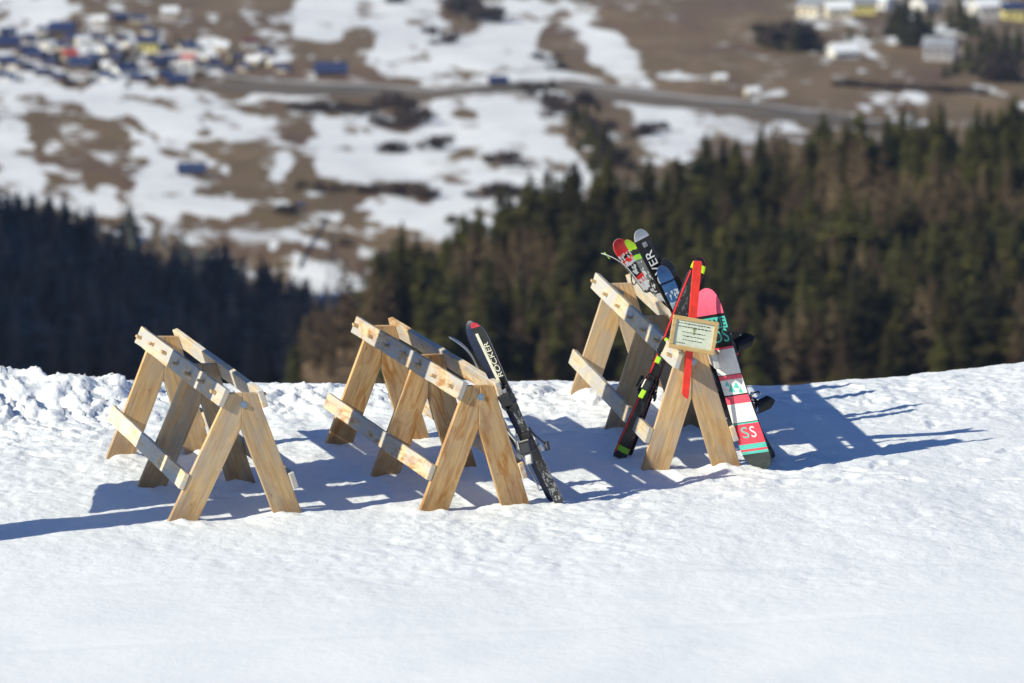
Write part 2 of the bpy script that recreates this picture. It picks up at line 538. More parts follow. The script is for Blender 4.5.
def stretched(dense0, dense1, step, far0, far1, growth=1.25):
    a = list(np.arange(dense0, dense1 + 1e-6, step))
    s = step
    while a[-1] < far1:
        s *= growth; a.append(a[-1] + s)
    lo = []; s = step; v = dense0
    while v > far0:
        s *= growth; v -= s; lo.append(v)
    return np.array(lo[::-1] + a)


def grid_mesh(X, Y, Z, name):
    ny, nx = X.shape
    co = np.stack([X, Y, Z], -1).reshape(-1, 3)
    idx = np.arange(ny * nx).reshape(ny, nx)
    f = np.stack([idx[:-1, :-1], idx[:-1, 1:], idx[1:, 1:], idx[1:, :-1]], -1).reshape(-1, 4)
    me = bpy.data.meshes.new(name)
    me.vertices.add(len(co)); me.vertices.foreach_set('co', co.ravel())
    me.loops.add(f.size); me.loops.foreach_set('vertex_index', f.ravel())
    me.polygons.add(len(f))
    me.polygons.foreach_set('loop_start', np.arange(0, f.size, 4))
    me.polygons.foreach_set('loop_total', np.full(len(f), 4))
    me.polygons.foreach_set('use_smooth', np.ones(len(f), bool))
    me.update(calc_edges=True)
    return me


gx = stretched(-6.2, 6.2, 0.024, -70, 70)
gy = stretched(31.5, 45.2, 0.026, -40, 58)
X, Y = np.meshgrid(gx, gy)
Z = snow_full(X, Y)
so = link('snow_slope', grid_mesh(X, Y, Z, 'snow_slope'), M['snow'])
tag(so, kind='structure')


def snow_z(p):
    return float(snow_full(np.array([p[0]]), np.array([p[1]]))[0])


# ------------------------------------------------------------------ valley terrain
PD = np.array([40, 60, 150, 400, 700, 1000, 1250, 1350, 1900, 2600, 3200, 4200, 5500, 8000])
PZ = np.array([-4, -14, -52, -110, -160, -190, -198, -203, -246, -284, -300, -180, 250, 1300])
FARX = np.array([-200, 250, 300, 400, 500, 600, 700, 1024, 1400])
FARD = np.array([700, 800, 856, 925, 1003, 1036, 1070, 1148, 1178])


def spur_far(px): return np.interp(px, FARX, FARD)


def terrain_h(x, y):
    d = np.maximum(1.0, y)
    z = np.interp(d, PD, PZ)
    px = 512 + 4800 * x / (d * 1.0)
    sp = (1 - smooth(0, 60, d - spur_far(px))) * smooth(560, 780, d)
    z = z + sp * (-155 - z)
    # unseen hill added on the left, shaped to keep the left wood in shade
    hx, hy = x + 420, y - 880
    dx = np.abs(hx)
    hb = np.clip(1 - (dx / 275) ** 1.5, 0, 1) * np.interp(y, [680, 760, 850, 925, 958, 985, 1040, 1100, 1165], [0, 190, 290, 286, 236, 212, 208, 203, 0])
    z = z + hb
    z = z + smooth(900, 1300, d) * (5.0 * fbm(x * 0.006, y * 0.003, 3, 3)) + smooth(200, 600, d) * 1.2 * fbm(x * 0.03, y * 0.02, 3, 4)
    return z


# patches of snow and bare pasture on the valley floor: (column, row, half width, half height, tilt, cover, softness)
PATCH = [
    (25, 12, 50, 20, 0, 1, .35), (25, 48, 60, 26, 0, .72, .4), (20, 88, 75, 26, 0, 1, .3), (12, 145, 26, 65, 0, 1, .3),
    (165, 112, 120, 30, 10, 1, .3), (80, 152, 74, 30, 42, 0, .3), (10, 178, 40, 26, 10, 1, .3), (65, 205, 50, 14, 0, .62, .5),
    (170, 192, 34, 34, 20, .85, .4), (215, 208, 46, 26, 0, .66, .5), (112, 195, 10, 22, 15, .7, .5), (150, 150, 18, 12, 0, 1, .4), (190, 160, 60, 12, 15, .8, .5),
    (110, 130, 22, 8, 30, 0.1, .5), (145, 130, 25, 7, 40, .1, .5), (215, 120, 22, 8, 20, .2, .5), (170, 150, 16, 8, 30, .2, .5), (165, 100, 12, 8, 30, .3, .5),
    (252, 160, 30, 28, 0, 0, .3), (310, 150, 28, 30, 0, 0, .3), (280, 180, 9, 30, 5, .9, .5), (213, 152, 10, 14, 0, .2, .5),
    (460, 150, 140, 62, 0, 1, .2), (355, 145, 46, 32, 0, 1, .3), (420, 218, 70, 20, 12, 1, .3), (480, 222, 44, 22, 0, 1, .3), (560, 160, 40, 45, 0, 1, .3),
    (403, 95, 40, 17, 0, 0, .3), (402, 120, 26, 12, 0, .25, .4), (467, 120, 15, 10, 0, .3, .5), (470, 152, 22, 5, -10, .35, .5), (350, 108, 50, 10, 5, .05, .4),
    (505, 192, 30, 8, 8, 0, .4), (405, 193, 32, 8, 3, .1, .4), (455, 178, 20, 4, 5, .4, .5), (480, 213, 14, 5, 0, .2, .5), (395, 233, 40, 7, 8, .1, .4),
    (320, 225, 55, 44, 0, 0, .25), (365, 262, 80, 26, 5, 0, .25), (250, 235, 40, 20, 0, .2, .3), (340, 190, 60, 14, 0, 0, .3),
    (385, 213, 30, 13, 12, 1, .35), (440, 222, 62, 15, 10, 1, .3),
    (340, 283, 48, 17, 10, 1, .35), (375, 282, 10, 22, 0, .9, .4), (272, 245, 7, 8, 0, 1, .5), (302, 268, 5, 8, 0, 1, .5), (277, 347, 30, 7, -12, 1, .4), (225, 285, 40, 9, 0, .0, .4),
    (400, 35, 118, 44, 14, 1, .25), (505, 66, 95, 26, 10, 1, .25), (335, 20, 48, 30, 0, 1, .25), (440, 10, 90, 20, 0, 1, .3),
    (470, 13, 32, 18, 25, 0, .3), (520, 25, 38, 26, 0, 1, .3), (562, 12, 34, 14, 0, .75, .4), (572, 48, 40, 24, 42, 0, .3), (612, 52, 46, 18, 38, 1, .35), (640, 80, 40, 12, 15, .8, .4),
    (770, 52, 140, 52, 0, 0, .2), (230, 18, 66, 32, 0, 0, .25), (348, 48, 34, 18, -25, 0, .3), (302, 64, 26, 10, -15, .1, .4), (330, 84, 120, 14, 4, 0, .3), (265, 100, 42, 22, 10, .05, .3),
    (130, 52, 110, 30, 0, .52, .4), (175, 15, 20, 7, 0, .8, .5), (85, 75, 30, 16, -20, .1, .4),
    (660, 122, 56, 26, 12, 1, .25), (690, 155, 34, 14, 10, 1, .3), (742, 128, 45, 13, 8, .62, .5), (720, 152, 40, 12, 0, .1, .4), (690, 76, 40, 10, 8, .5, .5), (770, 95, 14, 6, 0, .8, .5), (845, 50, 12, 5, 0, .9, .5),
    (600, 128, 36, 44, 25, .1, .3), (925, 30, 60, 14, 0, .2, .4), (830, 22, 40, 8, 5, .6, .5), (915, 122, 30, 6, 0, .6, .5),
]


def cover(px, py):
    wx = 14 * fbm(px * 0.028, py * 0.05, 3, 13); wy = 9 * fbm(px * 0.028 + 40, py * 0.05, 3, 14)
    px = px + wx; py = py + wy
    c = np.zeros_like(px)
    for (cx, cy, rx, ry, a, v, s) in PATCH:
        ca, sa = math.cos(math.radians(a)), math.sin(math.radians(a))
        dx, dy = px - cx, py - cy
        q = np.sqrt(((dx * ca + dy * sa) / rx) ** 2 + ((-dx * sa + dy * ca) / ry) ** 2)
        w = 1 - smooth(1 - s, 1 + s * 0.6, q)
        c = c * (1 - w) + v * w
    return c


az = np.concatenate([np.linspace(-75, -7.2, 70)[:-1], np.linspace(-7.2, 7.2, 560), np.linspace(7.2, 75, 70)[1:]])
dist = np.concatenate([np.geomspace(48, 780, 60)[:-1], np.linspace(780, 1400, 200)[:-1], np.linspace(1400, 2750, 190)[:-1], np.geomspace(2750, 8000, 40)])
TX = np.tan(np.radians(az))[None, :] * dist[:, None]
TY = np.repeat(dist[:, None], len(az), 1)
TZ = terrain_h(TX, TY)
me = grid_mesh(TX, TY, TZ, 'valley_ground')
ppx, ppy = project(TX, TY, TZ)
cv = cover(ppx, ppy)
st_ = fbm(ppx * 0.035 + ppy * 0.02, ppy * 0.10 - ppx * 0.02, 4, 301, 0.6)
cv = 0.5 + (cv - 0.5) * 0.60 + 0.85 * st_ * smooth(-0.25, 0.25, fbm(ppx * 0.012, ppy * 0.02, 2, 305) + 0.10 + 0.16 * (ppx < 320))
out = (np.abs(ppx - 512) > 560) | (ppy < -25)
cv = np.where(out, 0.45 + 0.5 * fbm(TX * 0.004, TY * 0.002, 3, 71), cv)
cv = np.where(TY > 3300, 0.8, cv)
# the woods grow on dark forest floor
spz = (TY < spur_far(ppx) + 25) & (TY > 600)
lw = (TY < 1262 - 0.45 * np.clip(ppx, -200, 360)) & (ppx < 345) & (TY > 600)
cv = np.where(spz, 0.0, cv)
cv = np.where(lw & ~spz, 0.28 + 0.3 * fbm(TX * 0.05, TY * 0.03, 2, 5), cv)
gul = (np.abs(ppx - 277) < 30) & (np.abs(ppy - 347) < 10)
at = me.attributes.new('snow_cover', 'FLOAT', 'POINT')
at.data.foreach_set('value', cv.ravel().astype(np.float32))
tag(link('valley_ground', me, M['valley']), kind='structure')


def far_ground(px, py, lo=700, hi=3200):
    """where the sight line through a pixel meets the valley ground"""
    d = ray(px, py); d = d / d[1]
    y = np.linspace(lo, hi, 2600)
    zz = CAMZ + d[2] * y; xx = d[0] * y
    g = terrain_h(xx, y)
    k = np.argmax(zz <= g)
    if zz[k] > g[k]: k = len(y) - 1
    return Vector((xx[k], y[k], g[k]))


def ribbon(name, pts, width, mat, lift=0.35, kind='structure'):
    P = [far_ground(*p) for p in pts]
    Q = []
    for a, b in zip(P, P[1:]):
        n = max(2, int((b - a).length / 12))
        for i in range(n): Q.append(a.lerp(b, i / n))
    Q.append(P[-1])
    vs = []; fs = []
    for i, q in enumerate(Q):
        d = (Q[min(i + 1, len(Q) - 1)] - Q[max(i - 1, 0)]); d.z = 0; d.normalize()
        nrm = Vector((-d.y, d.x, 0))
        for s in (-1, 1):
            v = q + nrm * s * width / 2
            v.z = max(float(terrain_h(np.array([v.x]), np.array([v.y]))[0]), q.z - 0.5) + lift
            vs.append(v)
    for i in range(len(Q) - 1):
        fs.append((2 * i, 2 * i + 2, 2 * i + 3, 2 * i + 1))
    return tag(link(name, mesh_from(vs, fs), mat), kind=kind)


M['asphalt'] = plain('asphalt', (0.30, 0.28, 0.27), 0.9, scale=0.05)
M['track'] = plain('dirt_track', (0.035, 0.03, 0.025), 0.9, scale=0.05)
M['grassverge'] = plain('grass_verge', (0.11, 0.085, 0.06), 0.9, scale=0.03, var=0.35)
ribbon('road_verge', [(215, 84), (330, 92), (435, 95), (520, 87), (560, 84), (620, 94), (700, 106), (790, 116), (880, 128)], 36, M['grassverge'], 0.3)
ribbon('road', [(210, 76), (330, 85), (435, 91), (520, 84), (560, 82), (620, 90), (700, 100), (790, 110), (880, 123)], 9, M['asphalt'], 0.6)
ribbon('dirt_path', [(326, 218), (312, 243), (299, 270)], 0.7, M['track'], 0.4)

# ------------------------------------------------------------------ trees
def spruce_mesh(seed, h=1.0, R=0.17, levels=26):
    r = random.Random(seed)
    vs = []; fs = []

    def tri(a, b, c):
        k = len(vs); vs.extend((a, b, c)); fs.append((k, k + 1, k + 2))
    lean = (r.uniform(-.01, .01), r.uniform(-.01, .01))
    for i in range(levels):
        f = i / (levels - 1)
        z = 0.05 + 0.93 * f ** 0.92
        rad = R * (1 - f) ** (0.55 if R > .24 else 0.7) * r.uniform(0.66, 1.15) * (1 + .18 * math.sin(f * 9 + seed)) + 0.010
        nb = max(4, int(11 * (1 - 0.55 * f)))
        a0 = r.uniform(0, 6.28)
        for k in range(nb):
            a = a0 + 6.283 * k / nb + r.uniform(-.25, .25)
            rl = rad * r.uniform(0.6, 1.18)
            if r.random() < 0.06: continue
            ca, sa = math.cos(a), math.sin(a)
            w = rl * r.uniform(.30, .48) + 0.006
            dz = -rl * r.uniform(0.28, 0.62)
            cx, cy = lean[0] * f, lean[1] * f
            base = (cx + ca * rl * .06, cy + sa * rl * .06, z + 0.015)
            mid = (cx + ca * rl * .62, cy + sa * rl * .62, z + dz * .45)
            tip = (cx + ca * rl, cy + sa * rl, z + dz + 0.012)
            l = (mid[0] - sa * w, mid[1] + ca * w, mid[2] - 0.012)
            q = (mid[0] + sa * w, mid[1] - ca * w, mid[2] - 0.012)
            tri(base, l, mid); tri(base, mid, q); tri(l, tip, mid); tri(mid, tip, q)
            for s in (-1, 1):
                b2 = (cx + ca * rl * .35, cy + sa * rl * .35, z + dz * .3)
                e = (cx + ca * rl * .75 - s * sa * w * 1.5, cy + sa * rl * .75 + s * ca * w * 1.5, z + dz * .9)
                g = (cx + ca * rl * .6, cy + sa * rl * .6, z + dz * .6 - 0.015)
                tri(b2, e, g)
    k = len(vs)
    vs += [(lean[0] - .006, lean[1], .94), (lean[0] + .006, lean[1], .94), (lean[0], lean[1], 1.0), (lean[0], lean[1] + .006, .94)]
    fs += [(k, k + 1, k + 2), (k + 1, k + 3, k + 2)]
    return mesh_from(vs, fs, 'spruce_crown')


def larch_mesh(seed, R=0.16, levels=30):
    r = random.Random(seed)
    vs = []; fs = []

    def blade(a, b, w):
        a = Vector(a); b = Vector(b)
        n = (b - a).cross(Vector((r.uniform(-1, 1), r.uniform(-1, 1), r.uniform(-1, 1))))
        if n.length < 1e-9: return
        n = n.normalized() * w
        k = len(vs); vs.extend((tuple(a + n), tuple(a - n), tuple(b)))
        fs.append((k, k + 1, k + 2))
    for i in range(levels):
        f = i / (levels - 1)
        z = 0.12 + 0.87 * f
        rad = R * (1 - f) ** 0.75 * r.uniform(0.6, 1.15) * (0.7 + 0.3 * min(1, f * 5)) + 0.006
        for k in range(max(4, int(8 * (1 - .5 * f)))):
            a = r.uniform(0, 6.283)
            ca, sa = math.cos(a), math.sin(a)
            rl = rad * r.uniform(.55, 1.15)
            b = Vector((ca * rl, sa * rl, z + rl * r.uniform(-.15, .35)))
            o = Vector((0, 0, z))
            blade(o, b, 0.0028)
            for q in range(7):
                t = r.uniform(.2, 1)
                p = o.lerp(b, t)
                e = p + Vector((r.uniform(-1, 1), r.uniform(-1, 1), r.uniform(-.5, 1.0))) * (0.018 + rl * .22)
                blade(p, e, r.uniform(.006, .012))
    return mesh_from(vs, fs, 'larch_crown')


def trunk_mesh(r0=0.014, top=0.97):
    bm = bmesh.new()
    add_tube(bm, [(0, 0, -0.02), (0.002, 0, 0.2), (0, 0.002, 0.6), (0, 0, top)], [r0, r0 * .8, r0 * .45, r0 * .1], 6)
    return bm_mesh(bm, 'trunk')


def bush_mesh(seed):
    r = random.Random(seed)
    vs = []; fs = []
    lobes = [(Vector((r.uniform(-.55, .55), r.uniform(-.4, .4), r.uniform(.15, .55))), r.uniform(.16, .42)) for _ in range(7)]
    for c, R in lobes:
        for _ in range(int(420 * R)):
            d = Vector((r.gauss(0, 1), r.gauss(0, 1), r.gauss(0, 1))); d.normalize()
            p = c + d * R * r.uniform(.3, 1.1)
            p.z = max(0.0, p.z)
            e = p + Vector((r.uniform(-1, 1), r.uniform(-1, 1), r.uniform(-.4, 1.2))) * .15
            q = p + Vector((r.uniform(-1, 1), r.uniform(-1, 1), r.uniform(-1, 1))) * .09
            k = len(vs); vs += [tuple(p), tuple(e), tuple(q)]; fs.append((k, k + 1, k + 2))
    return mesh_from(vs, fs, 'bush_crown')


CROWN = {'spruce': [spruce_mesh(s, R=rr, levels=lv) for s, rr, lv in ((1, .20, 24), (2, .25, 20), (3, .17, 26), (4, .29, 18), (5, .22, 22), (6, .33, 17), (7, .26, 19))],
         'larch': [larch_mesh(s, R=rr) for s, rr in ((11, .20), (12, .16), (13, .25), (14, .18), (15, .22))],
         'bush': [bush_mesh(s) for s in (21, 22, 23, 24, 25, 26)]}
CROWN['larch_brightened'] = [m_.copy() for m_ in CROWN['larch']]; CROWN['spruce_blue'] = [m_.copy() for m_ in CROWN['spruce']]
TRUNK = trunk_mesh()
TRUNK.materials.append(M['bark'])
for k, ms in CROWN.items():
    for m_ in ms: m_.materials.append(M[k])
KINDNAME = {'spruce': 'spruce_tree', 'larch': 'larch_tree', 'spruce_blue': 'spruce_tree', 'larch_brightened': 'larch_tree', 'bush': 'bare_bush'}


def plant(kind, pos, h, label, group, cat, var=None, wide=1.0, rot=None):
    ms = CROWN[kind]
    me = ms[var if var is not None else random.randrange(len(ms))]
    e = bpy.data.objects.new(KINDNAME[kind], None)
    COL.objects.link(e)
    e.location = pos
    e.rotation_euler = (0, 0, random.uniform(0, 6.28) if rot is None else rot)
    e.scale = (h * wide, h * wide, h)
    tag(e, label, cat, group)
    c = bpy.data.objects.new('crown', me); COL.objects.link(c); c.parent = e
    if kind != 'bush':
        t = bpy.data.objects.new('trunk', TRUNK); COL.objects.link(t); t.parent = e
    return e


def th1(x, y): return float(terrain_h(np.array([float(x)]), np.array([float(y)]))[0])


woods = []   # (side, kind, x, y, z, h)
# right-hand spur
y = 838.0
while y < 1162:
    sp_ = 6.4 * (0.9 + 0.2 * random.random())
    x = (200 - 512) / 4800 * y
    while x < (1075 - 512) / 4800 * y:
        xx = x + random.uniform(-3, 3); yy = y + random.uniform(-3.5, 3.5)
        px = 512 + 4800 * xx / yy
        if yy < spur_far(px) + random.uniform(-14, 4):
            nz = float(fbm(np.array([xx * 0.026]), np.array([yy * 0.016]), 3, 101)[0]) + 0.10 * random.uniform(-1, 1) + 0.10 * max(0, (900 - yy) / 60)
            kind = 'larch' if nz > 0.22 + 0.10 * float(smooth(900, 1000, yy)) else 'spruce'
            h = random.uniform(8.0, 15.5) * (0.95 if kind == 'larch' else 1.0)
            if random.random() < 0.07: h *= 1.25
            if yy < 905 and random.random() < 0.12: h *= 1.3
            woods.append(('right', kind, xx, yy, h))
        x += sp_
    y += 6.6
# wood in the shade on the left
y = 1018.0
while y < 1270:
    x = (-60 - 512) / 4800 * y
    while x < (345 - 512) / 4800 * y:
        xx = x + random.uniform(-3, 3); yy = y + random.uniform(-3, 3)
        px = 512 + 4800 * xx / yy
        far = np.interp(px, [-60, 0, 100, 200, 290, 320, 345], [1265, 1255, 1225, 1174, 1114, 1075, 1036])
        if yy < far + random.uniform(-10, 5):
            nz = random.random()
            edge = (far - yy) < 20
            kind = 'larch' if nz < (0.68 if px < 260 else 0.45) - (0.25 if edge else 0) else 'spruce'
            h = random.uniform(11.5, 17.0)
            woods.append(('left', {'larch': 'larch_brightened', 'spruce': 'spruce_blue'}[kind], xx, yy, h))
        x += 6.2
    y += 6.6

LAB = {('right', 'spruce'): ('dark green spruce among the sunlit conifers filling the slope behind the racks', 'sunlit spruces on the slope behind the racks'),
       ('right', 'larch'): ('bare brown larch among the dark spruces of the sunlit slope', 'bare larches on the sunlit slope'),
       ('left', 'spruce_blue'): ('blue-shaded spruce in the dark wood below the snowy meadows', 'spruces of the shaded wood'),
       ('left', 'larch_brightened'): ('bare brown larch in the dark shaded wood below the snowy meadows', 'bare larches of the shaded wood')}
count = {'spruce': 0, 'larch': 0}
rest = []
woods.sort(key=lambda w: -w[4] / w[3])
for side, kind, xx, yy, h in woods:
    base_kind = kind.split('_')[0]; lim = 275 if base_kind == 'spruce' else 285
    zz = th1(xx, yy)
    ppx_, ppy_ = project(xx, yy, zz + h)
    if ppx_ < -20 or ppx_ > 1044 or ppy_ > 372 - 14: 
        rest.append((kind, xx, yy, zz, h)); continue
    if count[base_kind] < lim:
        count[base_kind] += 1
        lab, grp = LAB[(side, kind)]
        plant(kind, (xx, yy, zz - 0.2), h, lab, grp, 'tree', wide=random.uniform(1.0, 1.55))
    else:
        rest.append((kind, xx, yy, zz, h))

for px, d_, h, kd in ((872, 842, 20.5, 'spruce'), (892, 846, 19.5, 'spruce'), (858, 838, 15.5, 'spruce'), (905, 840, 15, 'spruce'), (955, 842, 17.5, 'spruce'), (985, 840, 19, 'spruce'), (1012, 842, 20, 'spruce'), (968, 836, 13.5, 'spruce'),
                      (560, 842, 14, 'larch'), (580, 838, 13, 'larch'), (520, 842, 14.5, 'larch'), (545, 836, 11, 'larch'), (790, 838, 12.5, 'larch'), (806, 842, 14, 'larch'), (822, 838, 13, 'larch'), (838, 842, 15, 'larch'), (848, 836, 11, 'larch'), (775, 842, 13.5, 'larch'),
                      (926, 842, 17, 'larch'), (938, 846, 18, 'larch'), (640, 838, 12, 'spruce'), (485, 846, 15, 'spruce'), (460, 842, 13, 'spruce'), (745, 842, 14.5, 'larch'), (420, 846, 14, 'spruce')):
    xx = (px - 512) / 4800 * d_
    if kd == 'spruce':
        plant(kd, (xx, d_, th1(xx, d_) - .2), h, 'large broad spruce standing just beyond the snow crest', 'large spruces just beyond the crest', 'tree', var=random.choice((3, 5, 6)), wide=1.15)
    else:
        plant(kd, (xx, d_, th1(xx, d_) - .2), h, 'pale bare larch standing just beyond the snow crest', 'pale larches just beyond the crest', 'tree', wide=1.45)

# everything past that count: one mass of distant forest
def merged(kind, items):
    V = []; F = []; base = 0
    for (kd, xx, yy, zz, h) in items:
        me = CROWN[kd][random.randrange(len(CROWN[kd]))]
        n = len(me.vertices)
        co = np.empty(n * 3); me.vertices.foreach_get('co', co); co = co.reshape(-1, 3)
        fa = np.empty(len(me.loops), int); me.loops.foreach_get('vertex_index', fa); fa = fa.reshape(-1, 3)
        a = random.uniform(0, 6.28); ca, sa = math.cos(a), math.sin(a)
        c2 = np.stack([(co[:, 0] * ca - co[:, 1] * sa) * h * 1.25 + xx, (co[:, 0] * sa + co[:, 1] * ca) * h * 1.25 + yy, co[:, 2] * h + zz - .2], -1)
        V.append(c2); F.append(fa + base); base += n
    V = np.concatenate(V); F = np.concatenate(F)
    me = bpy.data.meshes.new('forest')
    me.vertices.add(len(V)); me.vertices.foreach_set('co', V.ravel())
    me.loops.add(F.size); me.loops.foreach_set('vertex_index', F.ravel())
    me.polygons.add(len(F)); me.polygons.foreach_set('loop_start', np.arange(0, F.size, 3)); me.polygons.foreach_set('loop_total', np.full(len(F), 3))
    me.update(calc_edges=True)
    return me


for kind, nm, lab in (('spruce', 'spruce_forest', 'mass of distant dark spruces between the single trees of the sunlit slope'),
                      ('larch', 'larch_forest', 'mass of distant bare larches between the single trees of the sunlit slope'),
                      ('spruce_blue', 'shaded_spruce_forest', 'mass of blue-shaded spruces between the single trees of the dark wood'),
                      ('larch_brightened', 'shaded_larch_forest', 'mass of bare larches between the single trees of the dark wood')):
    it = [r_ for r_ in rest if r_[0] == kind]
    if it:
        tag(link(nm, merged(kind, it), M[kind]), lab, 'forest', kind='stuff')
print('trees', len(woods), count, 'rest', len(rest))

# trees and bushes out on the meadows
RAV = [(520, 92, 13), (533, 96, 15), (545, 101, 17), (556, 108, 18), (563, 117, 20), (575, 124, 22), (586, 130, 24), (598, 138, 22), (590, 147, 24), (604, 150, 26), (612, 160, 24),
       (598, 164, 24), (620, 168, 22), (632, 172, 18), (606, 178, 22), (578, 152, 18), (572, 138, 18), (592, 172, 22), (638, 178, 16), (552, 90, 12), (585, 105, 16), (598, 112, 14)]
for px, py, s in RAV:
    p = far_ground(px, py)
    plant('spruce' if random.random() < .7 else 'bush', p, s * p.y / FPX * 1.1, 'dark tree in the shaded gully crossing the valley snowfield', 'trees in the snowfield gully', 'tree', wide=1.25)
BUSH = [(432, 150, 18), (500, 166, 18), (393, 153, 18), (386, 108, 18), (400, 112, 16), (412, 124, 18), (390, 128, 16), (425, 118, 14), (395, 195, 14), (408, 196, 18), (420, 197, 14),
        (430, 199, 12), (382, 193, 12), (492, 194, 13), (505, 195, 16), (518, 197, 15), (530, 198, 11), (455, 224, 12), (478, 200, 12), (545, 200, 14), (640, 136, 13), (652, 134, 14), (664, 131, 12),
        (462, 14, 22), (475, 18, 24), (488, 22, 20), (458, 6, 18), (445, 45, 14), (430, 35, 12), (300, 112, 14), (318, 114, 16), (335, 112, 14), (352, 115, 14), (370, 116, 14), (300, 190, 12), (320, 192, 12), (342, 192, 12),
        (365, 194, 12), (395, 3, 14), (545, 62, 12), (556, 70, 12), (345, 246, 10), (395, 262, 12), (408, 258, 14), (420, 260, 14), (385, 257, 10), (282, 214, 12), (290, 212, 10)]
for px, py, s in BUSH:
    p = far_ground(px, py)
    plant('bush', p, s * p.y / FPX, 'dark leafless bush standing on the snowy valley meadows', 'bushes on the valley meadows', 'bush', wide=random.uniform(1.2, 1.8))
CLUMP = [(760, 44, 24), (772, 48, 28), (785, 50, 34), (797, 52, 34), (808, 50, 28), (818, 46, 20), (770, 38, 20), (850, 40, 16), (868, 40, 14), (896, 36, 40), (906, 44, 46), (918, 46, 44), (930, 40, 34), (905, 22, 30), (950, 30, 30),
         (962, 34, 34), (975, 36, 30), (960, 18, 26), (968, 70, 34), (980, 74, 40), (992, 78, 44), (1004, 80, 40), (1016, 82, 42), (990, 56, 34), (1006, 58, 36), (955, 75, 18), (1018, 60, 36), (945, 78, 16)]
for px, py, s in CLUMP:
    p = far_ground(px, py)
    plant('spruce' if random.random() < .8 else 'bush', p, s * p.y / FPX, 'dark blue-green tree between the far village houses on the brown slope', 'trees by the far village', 'tree', wide=1.3)
for i in range(20):
    px = 838 + i * 7.6; py = 86 + i * 0.45 + random.uniform(-1, 1)
    p = far_ground(px, py)
    plant('bush', p, 8 * p.y / FPX, 'low dark bush in the hedge line across the brown pasture', 'bushes of the pasture hedge', 'bush', wide=1.6)

# ------------------------------------------------------------------ houses of the valley villages
ROOF = {'slate': plain('roof_slate', (0.018, 0.032, 0.10), 0.6, scale=.3), 'red': plain('roof_red', (0.45, 0.06, 0.04), 0.7, scale=.3),
        'brown': plain('roof_brown', (0.13, 0.05, 0.05), 0.7, scale=.3), 'snow': plain('roof_snow', (0.8, 0.82, 0.86), 0.7, scale=.3, var=.05),
        'grey': plain('roof_grey', (0.26, 0.27, 0.31), 0.7, scale=.3)}
WALL = {'grey': plain('wall_grey', (0.34, 0.33, 0.34), 0.8, scale=.3), 'cream': plain('wall_cream', (0.58, 0.52, 0.40), 0.8, scale=.3), 'white': plain('wall_white', (0.70, 0.69, 0.66), 0.8, scale=.3),
        'timber': plain('wall_timber', (0.10, 0.065, 0.045), 0.8, scale=.3), 'yellow': plain('wall_yellow', (0.66, 0.58, 0.20), 0.8, scale=.3),
        'red': plain('wall_red', (0.55, 0.07, 0.04), 0.8, scale=.3)}
M['pane'] = plain('window_glass', (0.03, 0.04, 0.06), 0.1)


def house(px, py, wpx, roof, wall, label, group=None, deep=1.0, rot=None, tall=0.5):
    p = far_ground(px, py)
    w = wpx * p.y / FPX; dl = w * deep; hh = w * tall
    e = empty('village_house'); e.location = (p.x, p.y, p.z - 0.5)
    e.rotation_euler = (0, 0, random.uniform(-.7, .7) if rot is None else rot)
    tag(e, label, 'house', group)
    bm = bmesh.new()
    rh = w * 0.24
    for (y0) in (-dl / 2, dl / 2):
        pass
    vs = [bm.verts.new(v) for v in ((-w / 2, -dl / 2, 0), (w / 2, -dl / 2, 0), (w / 2, dl / 2, 0), (-w / 2, dl / 2, 0),
                                    (-w / 2, -dl / 2, hh), (w / 2, -dl / 2, hh), (w / 2, dl / 2, hh), (-w / 2, dl / 2, hh),
                                    (-w / 2, 0, hh + rh), (w / 2, 0, hh + rh))]
    for f in ((0, 1, 5, 4), (2, 3, 7, 6), (1, 2, 6, 9, 5), (3, 0, 4, 8, 7), (4, 5, 9, 8), (6, 7, 8, 9), (3, 2, 1, 0)):
        bm.faces.new([vs[i] for i in f])
    link('wall', bm_mesh(bm), WALL[wall], e)
    bm = bmesh.new()
    o = w * .07; t = w * .035
    for s in (-1, 1):
        drop = rh * (dl / 2 + o) / (dl / 2) 
        a = [(-w / 2 - o, 0, hh + rh + .06), (w / 2 + o, 0, hh + rh + .06), (w / 2 + o, s * (dl / 2 + o), hh + rh - drop + .06), (-w / 2 - o, s * (dl / 2 + o), hh + rh - drop + .06)]
        lo = [bm.verts.new(v) for v in a]; hi = [bm.verts.new((v[0], v[1], v[2] + t)) for v in a]
        bm.faces.new(lo); bm.faces.new(hi)
        for i in range(4): bm.faces.new((lo[i], lo[(i + 1) % 4], hi[(i + 1) % 4], hi[i]))
    rf = link('roof', bm_mesh(bm), ROOF[roof], e)
    bm = bmesh.new(); add_box(bm, (w * .2, dl * .12, hh + rh * 1.05), (w * .07, w * .07, w * .2)); link('chimney', bm_mesh(bm), WALL['white'], rf)
    for i in range(3):
        bm = bmesh.new(); add_box(bm, (-w * .3 + i * w * .3, -dl / 2 - .03, hh * .55), (w * .12, .12, hh * .3)); link('window', bm_mesh(bm), M['pane'], e)
    return e


